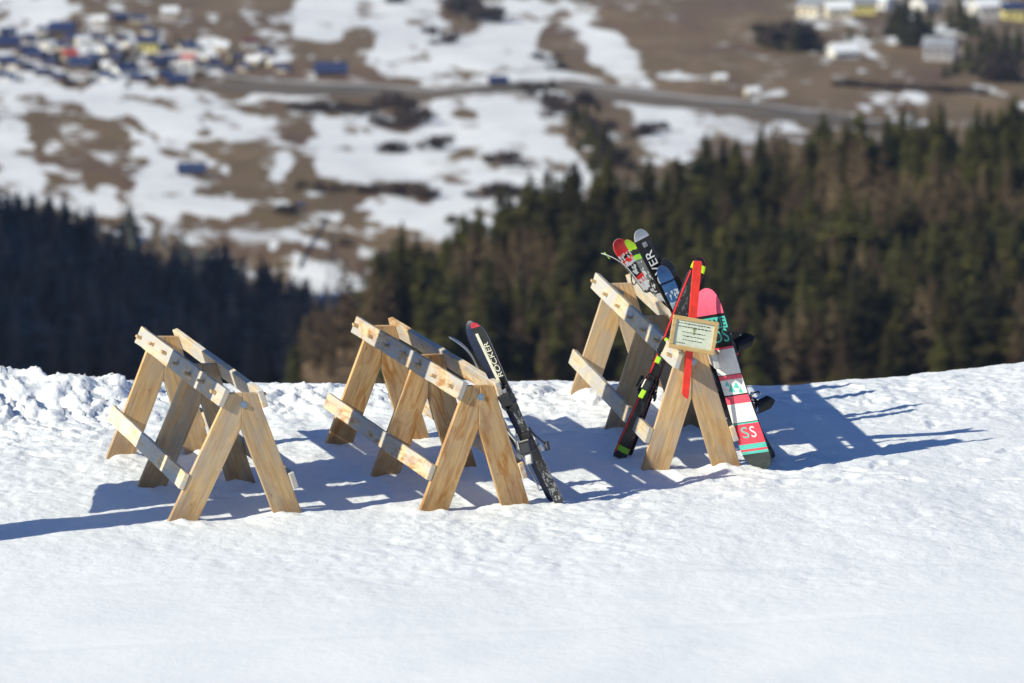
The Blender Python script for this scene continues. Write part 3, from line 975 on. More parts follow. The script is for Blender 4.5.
for px, py in ((36, 54), (58, 58), (90, 54), (100, 72), (116, 34), (132, 58), (150, 60), (168, 72), (184, 70), (200, 78), (214, 64), (76, 58), (48, 42), (20, 82), (70, 86), (92, 84), (128, 88), (152, 86), (232, 66), (260, 68), (88, 34), (108, 60), (142, 44), (178, 46), (194, 44)):
    p = far_ground(px, py)
    plant('spruce' if random.random() < .4 else 'bush', p, random.uniform(7, 13) * p.y / FPX, 'dark garden tree between the houses of the snowy village', 'garden trees of the snowy village', 'tree', wide=1.3)
DARK = 'blurred dark blue roofed house among the snowy village at the valley bottom'
DG = 'dark roofed houses of the snowy village'
for px, py, w in ((8, 50, 24), (26, 56, 18), (5, 68, 20), (6, 80, 15), (26, 71, 13), (63, 36, 24), (64, 50, 15), (44, 33, 12), (119, 22, 15), (138, 22, 13), (108, 52, 14), (84, 71, 24), (125, 76, 22),
                  (162, 50, 12), (186, 50, 15), (157, 68, 19), (178, 86, 20), (204, 70, 11), (236, 60, 11), (265, 55, 13), (95, 60, 13), (52, 66, 14), (118, 62, 14), (38, 60, 17), (75, 42, 15), (98, 42, 13), (150, 34, 12), (172, 62, 13), (196, 52, 12), (216, 68, 13), (228, 74, 12), (246, 70, 12), (140, 82, 15), (108, 80, 15), (60, 80, 13), (15, 68, 17), (44, 76, 14), (284, 72, 12), (165, 78, 14), (122, 42, 12), (8, 36, 15), (28, 42, 14)):
    house(px, py, w, 'slate', random.choice(['cream', 'timber', 'timber', 'white']), DARK, DG, tall=0.38)
WG = 'pale snow roofed houses of the snowy village'
WL = 'blurred pale house with snow on its roof among the dark roofed village houses'
for px, py, w in ((83, 44, 13), (100, 24, 14), (130, 46, 10), (222, 50, 14), (50, 48, 12), (105, 68, 12), (143, 68, 10), (255, 64, 14), (210, 60, 12), (275, 66, 14)):
    house(px, py, w, 'snow', 'cream', WL, WG, tall=.42)
house(70, 60, 15, 'red', 'cream', 'small house with a bright red roof between the dark roofed village houses', rot=.2)
house(189, 63, 13, 'red', 'white', 'pale house with a dull red roof right of the dark roofed houses', rot=-.2)
house(148, 52, 20, 'slate', 'yellow', 'yellow walled house in the middle of the snowy village', rot=0.1, tall=.6, deep=.7)
house(250, 48, 16, 'brown', 'white', 'white house with a wine brown roof beside the bare brown hill', rot=.1)
house(331, 76, 30, 'slate', 'timber', 'long dark barn beside the valley road below the pale snowfield', deep=.4, rot=.05, tall=.25)
house(192, 176, 26, 'slate', 'timber', 'long dark timber barn alone on the patchy snow above the shaded wood', deep=.5, rot=-.05, tall=.3)
house(843, 58, 26, 'snow', 'white', 'white barn standing alone under dark trees on the brown slope', deep=.8, rot=.3, tall=.35)
house(752, 96, 13, 'snow', 'cream', 'small pale hut just above the valley road on the brown pasture', rot=.2)
house(720, 82, 12, 'snow', 'cream', 'small cream shed beside the end of the snow strip above the road', rot=.1)
house(940, 60, 30, 'grey', 'grey', 'large pale grey farmhouse between two clumps of dark trees', deep=.8, rot=-.25, tall=.55)
house(498, 86, 18, 'slate', 'timber', 'dark hut beside the road at the edge of the snowfield', rot=.1, tall=.35)
house(300, 207, 9, 'slate', 'timber', 'tiny dark hay hut on the brown field above the power line', rot=.1, tall=.4)
CG = 'pale houses of the upper village'
CLB = 'blurred cream house in the upper village row beyond the dark trees'
for px, py, w, rf, wl in ((815, 16, 26, 'grey', 'cream'), (838, 18, 24, 'snow', 'cream'), (862, 14, 26, 'grey', 'yellow'), (880, 9, 20, 'snow', 'white'), (985, 16, 24, 'snow', 'white'), (1000, 14, 18, 'snow', 'white'), (972, 12, 16, 'snow', 'cream'), (925, 12, 22, 'grey', 'white')):
    house(px, py, w, rf, wl, CLB, CG)
house(1013, 20, 22, 'slate', 'yellow', 'yellow house at the far end of the upper village row', rot=0, tall=.6)
for px, py, w in ((170, 18, 16),):
    house(px, py, w, 'snow', 'cream', 'cream house with snowy roof alone in front of the bare brown hill', rot=.1)

# ------------------------------------------------------------------ pylon and power lines
M['galv'] = plain('galvanised_steel', (0.20, 0.24, 0.22), 0.5, 0.3, scale=.5)
M['wire'] = plain('aluminium_wire', (0.62, 0.60, 0.55), 0.4, 0.2, scale=.5)
pb = far_ground(333, 330)
py_e = empty('power_pylon'); py_e.location = pb
tag(py_e, 'thin lattice steel pylon rising from the gully beside the shaded wood', 'pylon')
bm = bmesh.new(); HT = 23.0
def pw(z): return 1.9 * (1 - z / HT) + 0.35
for sx in (-1, 1):
    for sy in (-1, 1):
        add_tube(bm, [(sx * pw(0), sy * pw(0), -1), (sx * pw(HT), sy * pw(HT), HT)], .09, 4)
for i in range(8):
    z0, z1 = HT * i / 8, HT * (i + 1) / 8
    for s in (-1, 1):
        add_tube(bm, [(-pw(z0), s * pw(z0), z0), (pw(z1), s * pw(z1), z1)], .05, 4); add_tube(bm, [(pw(z0), s * pw(z0), z0), (-pw(z1), s * pw(z1), z1)], .05, 4)
        add_tube(bm, [(s * pw(z0), -pw(z0), z0), (s * pw(z1), pw(z1), z1)], .05, 4)
link('lattice_tower', bm_mesh(bm), M['galv'], py_e)
for z in (16.5, 19.5, 22.3):
    bm = bmesh.new(); add_tube(bm, [(-3.6, 0, z), (0, 0, z + .5), (3.6, 0, z)], .12, 4); link('cross_arm', bm_mesh(bm), M['galv'], py_e)
pp = empty('wooden_mast'); pmp = far_ground(361, 305); pp.location = pmp
tag(pp, 'slim dark mast standing on the snow patch beside the lattice pylon', 'mast')
bm = bmesh.new(); add_tube(bm, [(0, 0, -.5), (0, 0, 11)], [.2, .13], 6); link('mast_pole', bm_mesh(bm), M['bark'], pp)
bm = bmesh.new(); add_box(bm, (0, 0, 10), (2.4, .15, .15)); link('cross_arm', bm_mesh(bm), M['bark'], pp)
for i, (sx, z) in enumerate(((-3.6, 16.4), (3.6, 16.4), (-3.6, 19.4), (3.6, 19.4), (-3.6, 22.2), (3.6, 22.2))):
    a = pb + Vector((sx, 0, z)); b = pb + Vector((60 + sx * 1.6, -205, 22 + z - 16))
    pts = [a.lerp(b, t / 14) - Vector((0, 0, 7.0 * 4 * (t / 14) * (1 - t / 14))) for t in range(15)]
    bm = bmesh.new(); add_tube(bm, pts, .05, 4)
    tag(link('power_cable', bm_mesh(bm), M['wire']), 'thin pale power cable hanging from the lattice pylon over the brown field', 'cable', 'power cables of the pylon')
    a2 = pb + Vector((sx - 40, 260, z - 4))
    pts = [a.lerp(a2, t / 10) - Vector((0, 0, 9.0 * 4 * (t / 10) * (1 - t / 10))) for t in range(11)]

# ------------------------------------------------------------------ ski racks
def build_rack(key, label, legmat, railmat):
    R = RACKS[key]
    Lr, Hh = R['L'], R['H']
    root = empty('ski_rack', frame_matrix(R['r'], R['u'], np.array([0, 0, 1]) + R['t'] * math.tan(math.radians(R['lean']))))
    tag(root, label, 'ski rack', 'wooden ski racks on the snow')
    bh = 0.238
    topY = R['top']
    ed = {}
    for i, fu in enumerate((0.0, Lr / 2, Lr)):
        o0 = R['outer'][i]
        burial = 0.10
        sl = (o0 - topY) / Hh

        def oy(z): return o0 - sl * z
        for s in (-1, 1):
            # polygon in (y, z), then rotated so that local x runs along the leg
            zsplit = (o0 - bh) / sl
            poly = [(oy(-burial), -burial), (topY, Hh), (0.0012, Hh), (0.0012, zsplit), (oy(-burial) - bh, -burial)]
            ax = Vector((topY - o0, Hh)).normalized()
            nn = Vector((ax.y, -ax.x))
            org = Vector((o0 - bh / 2, 0))
            loc = [((Vector(p) - org).dot(ax), (Vector(p) - org).dot(nn)) for p in poly]
            j = 0.005 * random.uniform(-1, 1)
            me = prism_mesh(loc, -0.0265, 0.0265, 0.004)
            xdir = Vector((0, ax.x * s, ax.y)); ydir = Vector((0, nn.x * s, nn.y))
            Mx = Matrix.Identity(4)
            zd = Vector((1, 0, 0))
            for c, a in enumerate((xdir, ydir, zd)):
                for q in range(3): Mx[q][c] = a[q]
            Mx.translation = Vector((fu + j, org.x * s, org.y))
            lm = legmat if not isinstance(legmat, (list, tuple)) else legmat[random.randrange(len(legmat))]
            o = link('leg', me, lm, root, Mx)
            if Mx.to_3x3().determinant() < 0:
                me.flip_normals()
        # bolt through the mitre
        bm = bmesh.new()
        add_tube(bm, [(0.026, 0, 0), (0.040, 0, 0)], [0.020, 0.017], 6); add_tube(bm, [(0.0262, 0, 0), (0.030, 0, 0)], 0.030, 12)
        link('bolt', bm_mesh(bm), M['bolt'], root, Matrix.Translation((fu, 0.012, Hh - 0.09)))
        ed[i] = (o0, sl)

    def rail(s, zc, width, u0, u1, thick, mat, name, pegs=0):
        # centre of the plank on the legs' outer edges at height zc, at the rear and front frame
        a = Vector((0, s * (ed[0][0] - ed[0][1] * zc), zc)); b = Vector((Lr, s * (ed[2][0] - ed[2][1] * zc), zc))
        d = (b - a).normalized()
        sl = (ed[0][1] + ed[2][1]) / 2
        nrm = Vector((0, s, sl)).normalized()
        A = a + d * u0; B = b + d * u1
        C = (A + B) / 2 + nrm * (thick / 2 + 0.002)
        Lw = (B - A).length
        bm = bmesh.new()
        nseg = 14
        # plank with slightly uneven, sawn edges
        rows = []
        for i in range(nseg + 1):
            x = -Lw / 2 + Lw * i / nseg
            wv = width / 2
            e1 = wv + random.uniform(-.003, .003); e2 = wv + random.uniform(-.003, .003)
            rows.append([bm.verts.new((x, -e1, -thick / 2)), bm.verts.new((x, e2, -thick / 2)), bm.verts.new((x, e2, thick / 2)), bm.verts.new((x, -e1, thick / 2))])
        for p, q in zip(rows, rows[1:]):
            for k in range(4): bm.faces.new((p[k], q[k], q[(k + 1) % 4], p[(k + 1) % 4]))
        bm.faces.new(rows[0]); bm.faces.new(rows[-1][::-1])
        bmesh.ops.recalc_face_normals(bm, faces=bm.faces)
        bmesh.ops.bevel(bm, geom=[e for e in bm.edges if len(e.link_faces) == 2 and e.calc_face_angle(0) > 0.6], offset=0.006, segments=2, affect='EDGES', profile=.5)
        Mx = frame_matrix(C, d, nrm)
        o = link(name, bm_mesh(bm), mat, root, Mx)
        for k in range(pegs):
            x = -Lw / 2 + 0.14 + (Lw - 0.34) * k / (pegs - 1) 
            bm = bmesh.new()
            add_box(bm, (0, 0, thick / 2 + 0.016), (0.060, 0.024, 0.062), bevel=0.007)
            yo = random.uniform(-.012, .012)
            link('peg', bm_mesh(bm), M['peg'], o, Matrix.Translation((x + random.uniform(-.01, .01), yo, 0)) @ Matrix.Rotation(random.uniform(-.12, .12), 4, 'X') @ Matrix.Rotation(random.uniform(-.15, .15), 4, 'Z'))
        return o
    for s in (-1, 1):
        rail(s, Hh - 0.045, 0.150, R['over'][0] if s < 0 else R['over'][0] + .08, R['over'][1] if s < 0 else R['over'][1] + .02, 0.046, railmat, 'top_rail', 7)
        rail(s, 0.30, 0.135, -0.26 if s < 0 else -0.15, 0.028 if s < 0 else 0.05, 0.046, railmat, 'lower_rail')
    return root


build_rack('one', 'empty wooden ski rack of pale pine holding no skis, beside the rough snow bank', M['leg'], M['rail'])
build_rack('two', 'orange stained wooden ski rack in the middle with black skis at its front end', M['leg_orange'], M['rail_orange'])
build_rack('three', 'wooden ski rack loaded with colourful skis and a snowboard, carrying the framed notice', M['leg'], M['rail'])
# unseen panel on a mast, added to throw shade over the snow and racks
tb = empty('shadow_caster'); tb.location = Vector(ground(-64, 540))
tag(tb, 'unseen white panel on a thick mast, added to throw long shadow across the racks', 'shadow_caster')
bm = bmesh.new(); add_box(bm, (0, 0, 2.5), (.22, .46, 5.2), bevel=.05); link('mast', bm_mesh(bm), M['silver'], tb)
bm = bmesh.new(); add_box(bm, (0.02, .90, 2.87), (.03, 1.05, 4.24), bevel=.012); link('caster_panel', bm_mesh(bm), M['white'], tb)
bm = bmesh.new(); add_box(bm, (0.0, .70, 5.06), (.06, 1.5, .06), bevel=.01); link('caster_arm', bm_mesh(bm), M['silver'], tb)

# ------------------------------------------------------------------ skis
def ski_mesh(L, wt, ww, wtail, thick=0.014, tip_rise=0.07, tip_len=0.20, tail_rise=0.012, tip_pow=2.2, flat_tail=True):
    """local x from tail to tip, +z is the top sheet; slots: 0 top, 1 side edge, 2 base"""
    n = 64; prof = []
    for i in range(n + 1):
        f = i / n
        x = L * (1 - (1 - f) ** 1.7)
        g = x / L
        if g < .45: w = wtail + (ww - wtail) * smooth(0, .45, g)
        else: w = ww + (wt - ww) * smooth(.45, .90, g)
        w = float(w)
        dt = L - x
        if dt < 0.14: w *= math.sqrt(max(0.0, 1 - ((0.14 - dt) / 0.14) ** 2.4)) * 0.98 + 0.02
        if x < 0.05: w *= 0.80 + 0.20 * math.sqrt(max(0, 1 - ((0.05 - x) / 0.05) ** 2))
        z = 0.006 * math.sin(math.pi * min(1, g * 1.1))
        if dt < tip_len: z += tip_rise * ((tip_len - dt) / tip_len) ** tip_pow
        if x < .08: z += tail_rise * ((.08 - x) / .08) ** 2
        th = thick * (0.45 + 0.55 * math.sin(math.pi * (0.06 + 0.88 * g)))
        prof.append((x, w / 2, z, th))
    bm = bmesh.new(); rows = []
    for x, hw, z, th in prof:
        rows.append([bm.verts.new(v) for v in ((x, -hw, z), (x, hw, z), (x, hw, z + th * .6), (x, hw * .86, z + th), (x, -hw * .86, z + th), (x, -hw, z + th * .6))])
    mi = [2, 1, 0, 0, 0, 1]
    for p, q in zip(rows, rows[1:]):
        for k in range(6):
            f = bm.faces.new((p[k], q[k], q[(k + 1) % 6], p[(k + 1) % 6])); f.material_index = mi[k]
    f = bm.faces.new(rows[0][::-1]); f.material_index = 1
    f = bm.faces.new(rows[-1]); f.material_index = 1
    return bm_mesh(bm, 'ski')


def binding(parent, L, main, accent, lift=0.016, big=1.0):
    """toe piece, heel piece with brake: each a part of the ski"""
    x0 = L * 0.47
    bm = bmesh.new()
    add_box(bm, (x0 + .17, 0, lift + .010), (.20, .062, .018), bevel=.005)
    add_box(bm, (x0 + .18, 0, lift + .036), (.095, .080, .055), Matrix.Rotation(-.15, 3, 'Y'), bevel=.010)
    add_box(bm, (x0 + .125, .030, lift + .040), (.05, .020, .034), Matrix.Rotation(.35, 3, 'Z'), bevel=.006)
    add_box(bm, (x0 + .125, -.030, lift + .040), (.05, .020, .034), Matrix.Rotation(-.35, 3, 'Z'), bevel=.006)
    add_box(bm, (x0 + .235, 0, lift + .030), (.035, .040, .022), bevel=.006, mi=1)
    link('toe_binding', bm_mesh(bm), [main, accent], parent)
    bm = bmesh.new()
    add_box(bm, (x0 - .22, 0, lift + .010), (.22, .060, .018), bevel=.005)
    add_box(bm, (x0 - .19, 0, lift + .055), (.10, .074, .075), Matrix.Rotation(.35, 3, 'Y'), bevel=.012)
    add_box(bm, (x0 - .245, 0, lift + .090), (.12, .042, .022), Matrix.Rotation(.55, 3, 'Y'), bevel=.006, mi=1)
    add_box(bm, (x0 - .155, 0, lift + .072), (.03, .050, .020), bevel=.005)
    link('heel_binding', bm_mesh(bm), [main, accent], parent)
    bm = bmesh.new()
    for s in (-1, 1):
        add_tube(bm, [(x0 - .10, s * .030, lift + .012), (x0 - .16, s * .050, lift + .002), (x0 - .24, s * .068, lift - .02)], .0045, 6)
        add_box(bm, (x0 - .265, s * .072, lift - .025), (.065, .018, .028), Matrix.Rotation(.45, 3, 'Y'), bevel=.004)
    br = link('brake', bm_mesh(bm), M['white'] if accent is M['white'] else M['black'], parent)
    if big != 1.0:
        for c_ in parent.children:
            if c_.name.split('.')[0] in ('toe_binding', 'heel_binding', 'brake'):
                c_.matrix_local = Matrix.Translation((x0, 0, lift)) @ Matrix.Diagonal((1.15, big, big, 1)) @ Matrix.Translation((-x0, 0, -lift))


def ski(label, base, through, L, up, top_mat, side_mat, base_mat, wt=.115, ww=.072, wtail=.105, bind=None, group=None, tip_rise=.07, tip_len=.2, slide=0.0):
    d = Vector(through) - Vector(base); d.normalize()
    org = Vector(base) + d * slide
    root = empty('ski', frame_matrix(org, d, up))
    tag(root, label, 'ski', group)
    me = ski_mesh(L, wt, ww, wtail, tip_rise=tip_rise, tip_len=tip_len)
    link('ski_body', me, [top_mat, side_mat, base_mat], root)
    if bind: binding(root, L, *bind)
    return root


def letters(parent, s, size, x, y, z, mat, along=True, flip=False, stretch=1.0, name='lettering'):
    me = text_mesh(s, size)
    Mx = Matrix.Translation((x, y, z))
    if flip: Mx = Mx @ Matrix.Rotation(math.pi, 4, 'X')
    if not along: Mx = Mx @ Matrix.Rotation(-math.pi / 2, 4, 'Z')
    Mx = Mx @ Matrix.Diagonal((stretch, 1, 1, 1))
    return link(name, me, mat, parent, Mx)


def onsnow(px, py, dz=0.0):
    p = ground(px, py); p = ground(px, py, snow_z(p)); p = ground(px, py, snow_z(p))
    return Vector((p[0], p[1], p[2] + dz))


def on_rail(key, side, u, off=0.06, dz=0.02):
    R = RACKS[key]
    sl = (R['outer'][2] - R['top']) / R['H']
    z = R['H'] + 0.02 + dz
    y = side * (R['top'] + 0.02 + off)
    return Vector(rk(key, u, y, z))


TOCAM = Vector((0, -1, 0.2))
def facing(deg, up=0.25):
    """direction towards the camera, turned by deg (positive: to the camera's right)"""
    a = math.radians(deg)
    return Vector((math.sin(a), -math.cos(a), up))


L2 = RACKS['two']['L']; L3 = RACKS['three']['L']; L1 = RACKS['one']['L']

# --- middle rack: black pair with pale lettering, and one more ski seen on its edge
s1top = bands('black_ski_graphic', 1.68, [(0, (.02, .02, .022)), (.62, (.012, .012, .014)), (.74, (.02, .02, .02)), (.978, (.85, .05, .08))], .25, busy=((.20, .21, .22), .02, .66, 42, .70))
b0 = onsnow(560, 503)
k1 = ski('black ski with pale block lettering and a red tip, leaning on the middle rack', b0, on_rail('two', 1, L2 + .01, .055), 1.70, facing(-30), s1top, M['steel'], M['dark_base'],
         .100, .064, .088, (M['black'], M['grey_base'], .016, 1.45), 'black skis on the middle rack', tip_rise=.05)
letters(k1, 'ROCKER', .066, 1.34, -.016, .0205, M['cream'], stretch=1.25)
bm = bmesh.new(); add_box(bm, (1.34, .026, .0195), (.50, .026, .002)); link('cream_stripe', bm_mesh(bm), M['cream'], k1)
k2 = ski('dark blue backed twin ski behind the lettered black ski on the middle rack', b0 + Vector((-.045, .09, 0)), on_rail('two', 1, L2 - .07, .012), 1.67, facing(-22) * -1, M['black_top'], M['steel'], M['navy'],
         .112, .075, .105, (M['black'], M['white'], .016, 1.4), 'black skis on the middle rack', tip_rise=.06)
k3 = ski('thin grey ski seen edge on with curled tip behind the middle rack', onsnow(541, 490), on_rail('two', 1, L2 * .80, .03), 1.52, facing(-86, .1), M['black_top'], M['steel'], M['grey_base'],
         .105, .07, .10, (M['black'], M['white']), None, tip_rise=.10, tip_len=.28)

# --- right rack, left side: black ski with red edge and lime details
e_top = bands('black_lime_graphic', 1.93, [(0, (.012, .012, .013)), (.035, (.3, .62, .03)), (.06, (.012, .012, .013)), (.93, (.42, .75, .02)), (.965, (.012, .012, .013))], .25, .012, busy=((.07, .075, .075), .1, .9, 22, .84))
b3 = onsnow(619, 458)
through = on_rail('three', -1, L3 - .36, .005, .05)
k4 = ski('black ski with lime bindings leaning on the near side of the loaded rack', b3, through + Vector((.03, 0, 0)), 1.93, facing(-14), e_top, M['red'], M['dark_base'], .13, .09, .125,
         (M['black'], M['lime']), None, tip_rise=.06)
for xx_, sx_ in ((.66, .10), (.98, .13), (1.12, .06)):
    bm = bmesh.new(); add_box(bm, (xx_, .012, .0215), (sx_, .040, .004), bevel=.0015); link('lime_plate', bm_mesh(bm), M['lime'], k4)
bm = bmesh.new(); prev = None
for q_ in range(40):
    g_ = .02 + .90 * q_ / 39
    w_ = .125 + (.09 - .125) * float(smooth(0, .45, g_)) if g_ < .45 else .09 + (.13 - .09) * float(smooth(.45, .9, g_))
    zz_ = .006 * math.sin(math.pi * min(1, g_ * 1.1)) + .0165
    row = [bm.verts.new((1.93 * g_, w_ / 2 * .86 - o_, zz_)) for o_ in (0.0, .013)]
    if prev: bm.faces.new((prev[0], row[0], row[1], prev[1]))
    prev = row
link('red_stripe', bm_mesh(bm), M['red'], k4)
k5 = ski('second black ski pressed base to base against the red edged ski', b3 + Vector((.05, .10, 0)), through + Vector((.035, .05, .0)), 1.83, facing(-14) * -1, M['black_top'], M['black'], M['dark_base'], .122, .085, .118,
         (M['black'], M['lime']), None, tip_rise=.09)


def ski_pole(label, base, through, L, grip_mat, shaft_mat, strap=True, group=None):
    d = (Vector(through) - Vector(base)).normalized()
    root = empty('ski_pole', frame_matrix(base, d, facing(0)))
    tag(root, label, 'ski pole', group)
    bm = bmesh.new(); add_tube(bm, [(-.06, 0, 0), (0.0, 0, 0), (L - .1, 0, 0)], [.003, .007, .009], 10); link('shaft', bm_mesh(bm), shaft_mat, root)
    bm = bmesh.new(); add_tube(bm, [(.02, 0, 0), (.03, 0, 0), (.042, 0, 0)], [.012, .038, .014], 10)
    for k in range(6):
        a = k * math.pi / 3
        add_box(bm, (.03, .036 * math.cos(a), .036 * math.sin(a)), (.012, .014, .014), bevel=.003)
    link('basket', bm_mesh(bm), M['black'], root)
    bm = bmesh.new(); add_tube(bm, [(L - .13, 0, 0), (L - .10, 0, 0), (L - .05, 0, 0), (L - .01, 0, 0), (L + .01, 0, 0)], [.013, .017, .015, .020, .012], 10); link('grip', bm_mesh(bm), grip_mat, root)
    if strap:
        top = Vector((L - .01, 0, .018))
        inv = root.matrix_world.to_3x3().inverted()
        dn = inv @ Vector((0, 0, -1)); sd = inv @ Vector((1, 0, 0))
        pts = []
        for k in range(13):
            a = 2 * math.pi * k / 12
            pts.append(top + dn * (.085 - .085 * math.cos(a)) + sd * (.026 * math.sin(a)) + inv @ Vector((0, -.012, 0)))
        bm = bmesh.new(); add_tube(bm, pts, .006, 6, caps=False); link('wrist_strap', bm_mesh(bm), M['strap'], root)
    return root


ski_pole('black ski pole with a basket beside the red edged ski', onsnow(621, 413), on_rail('three', -1, L3 - .35, .04, .0), 1.22, M['black'], M['black'], False)

# --- right rack, far side: skis leaning the other way
def far_side(u, tip_px, off=.46, du=0.0, dz=.02, sep=.05):
    """base on the snow beyond the rack, resting on the far top rail at u"""
    th = on_rail('three', 1, u, sep, dz)
    b = Vector(rk('three', u + du, RACKS['three']['top'] + off, 0)); b.z = snow_z(b)
    return b, th


a_top = bands('red_white_graphic', 1.86, [(0, (.02, .02, .02)), (.60, (.55, .55, .55)), (.68, (.02, .02, .02)), (.72, (.7, .7, .68)), (.76, (.7, .03, .03)), (.80, (.02, .02, .022)), (.86, (.62, .62, .62)), (.875, (.75, .03, .03)), (.90, (.015, .015, .015)), (.915, (.75, .03, .03)), (.955, (.8, .05, .04))], .2, .03, busy=((.62, .62, .60), .55, .93, 30, .66))
b, th = far_side(0.70, None, .82, .02)
k6 = ski('ski with a glossy red tip and white black graphics on the loaded rack', b, th, 1.86, facing(0), a_top, M['white'], M['grey_base'], .15, .10, .13, (M['black'], M['red']), None, tip_rise=.04)
k7 = ski('pale edged ski with a lime tip curling away beside the red tipped ski', b + Vector((-.02, .03, 0)), th + Vector((-.07, .03, 0)), 1.82, facing(-80), M['black_top'], M['white'], M['white'], .125, .08, .115, (M['black'], M['red']), None, tip_rise=.10, tip_len=.30)
bm = bmesh.new(); add_box(bm, (1.77, 0, .075), (.07, .05, .006), bevel=.002); link('lime_tip', bm_mesh(bm), M['lime'], k7)
bb, tt = far_side(1.20, None, .66, .06)
l_top = bands('lime_black_graphic', 1.86, [(0, (.02, .02, .02)), (.66, (.45, .45, .44)), (.70, (.02, .02, .02)), (.78, (.12, .13, .13)), (.89, (.25, .55, .05)), (.915, (.02, .02, .02)), (.945, (.45, .75, .03))], .2, .03, busy=((.55, .55, .55), .5, .88, 34, .72))
k8 = ski('slim dark ski with a lime tip and an orange edge on the loaded rack', bb, tt, 1.86, facing(-40), l_top, M['orange'], M['dark_base'], .10, .07, .10, (M['black'], M['lime']), None, tip_rise=.05)
c_top = bands('black_white_graphic', 2.04, [(0, (.015, .015, .017)), (.95, (.7, .68, .66))], .2)
bb, tt = far_side(1.92, None, .60, .04)
k9 = ski('wide black ski with white lettering and a white tip on the loaded rack', bb, tt, 2.04, facing(3), c_top, M['black'], M['dark_base'], .145, .115, .135, (M['black'], M['white']), None, tip_rise=.05)
letters(k9, 'OVER', .105, 1.66, 0, .0205, M['white'], flip=False, stretch=1.25)
bm = bmesh.new(); add_box(bm, (1.89, 0, .021), (.045, .04, .003)); link('emblem', bm_mesh(bm), M['grey_base'], k9)
bb, tt = far_side(2.12, None, .54, .06)
k10 = ski('short ski with a glossy blue tip half hidden behind the red edged ski', bb, tt, 1.68, facing(-8), bands('blue_graphic', 1.68, [(0, (.02, .02, .025)), (.5, (.5, .5, .52)), (.62, (.02, .025, .04)), (.74, (.30, .36, .45)), (.80, (.04, .11, .26)), (.90, (.015, .02, .05)), (.912, (.05, .13, .30))], .10, .02, busy=((.45, .5, .55), .62, .86, 30, .75)), M['black'], M['dark_base'], .125, .085, .115, (M['black'], M['red']), None, tip_rise=.05)
k11 = ski('black backed ski standing right behind the blue tipped ski', bb + Vector((.06, .07, 0)), tt + Vector((.05, .05, 0)), 1.72, facing(-8) * -1, M['black_top'], M['black'], M['black_top'], .125, .085, .115, (M['black'], M['red']), None, tip_rise=.05)
b_, t_ = far_side(0.66, None, .62, .0, .06, -.01)
ski_pole('ski pole with a red grip and a black wrist strap hanging over the loaded rack', b_ + Vector((0, 0, .04)), t_, 1.42, M['red'], M['silver'])

# ------------------------------------------------------------------ snowboards
def board_mesh(L, w_end, w_mid, thick=.011, rise=.045):
    n = 48; bm = bmesh.new(); rows = []
    for i in range(n + 1):
        f = i / n
        x = L * (0.5 - 0.5 * math.cos(math.pi * f))
        g = abs(x / L - .5) * 2
        w = w_mid + (w_end - w_mid) * float(smooth(0, .75, g))
        de = min(x, L - x)
        if de < .19: w *= math.sqrt(max(0, 1 - ((.19 - de) / .19) ** 2.3))
        w = max(w, .012)
        z = 0.0
        if de < .22: z = rise * ((.22 - de) / .22) ** 2
        rows.append([bm.verts.new(v) for v in ((x, -w / 2, z), (x, 0, z), (x, w / 2, z), (x, w / 2, z + thick), (x, 0, z + thick), (x, -w / 2, z + thick))])
    mi = [2, 2, 1, 0, 0, 1]
    for p, q in zip(rows, rows[1:]):
        for k in range(6):
            f = bm.faces.new((p[k], q[k], q[(k + 1) % 6], p[(k + 1) % 6])); f.material_index = mi[k]
    bm.faces.new(rows[0][::-1]); bm.faces.new(rows[-1])
    return bm_mesh(bm, 'snowboard')


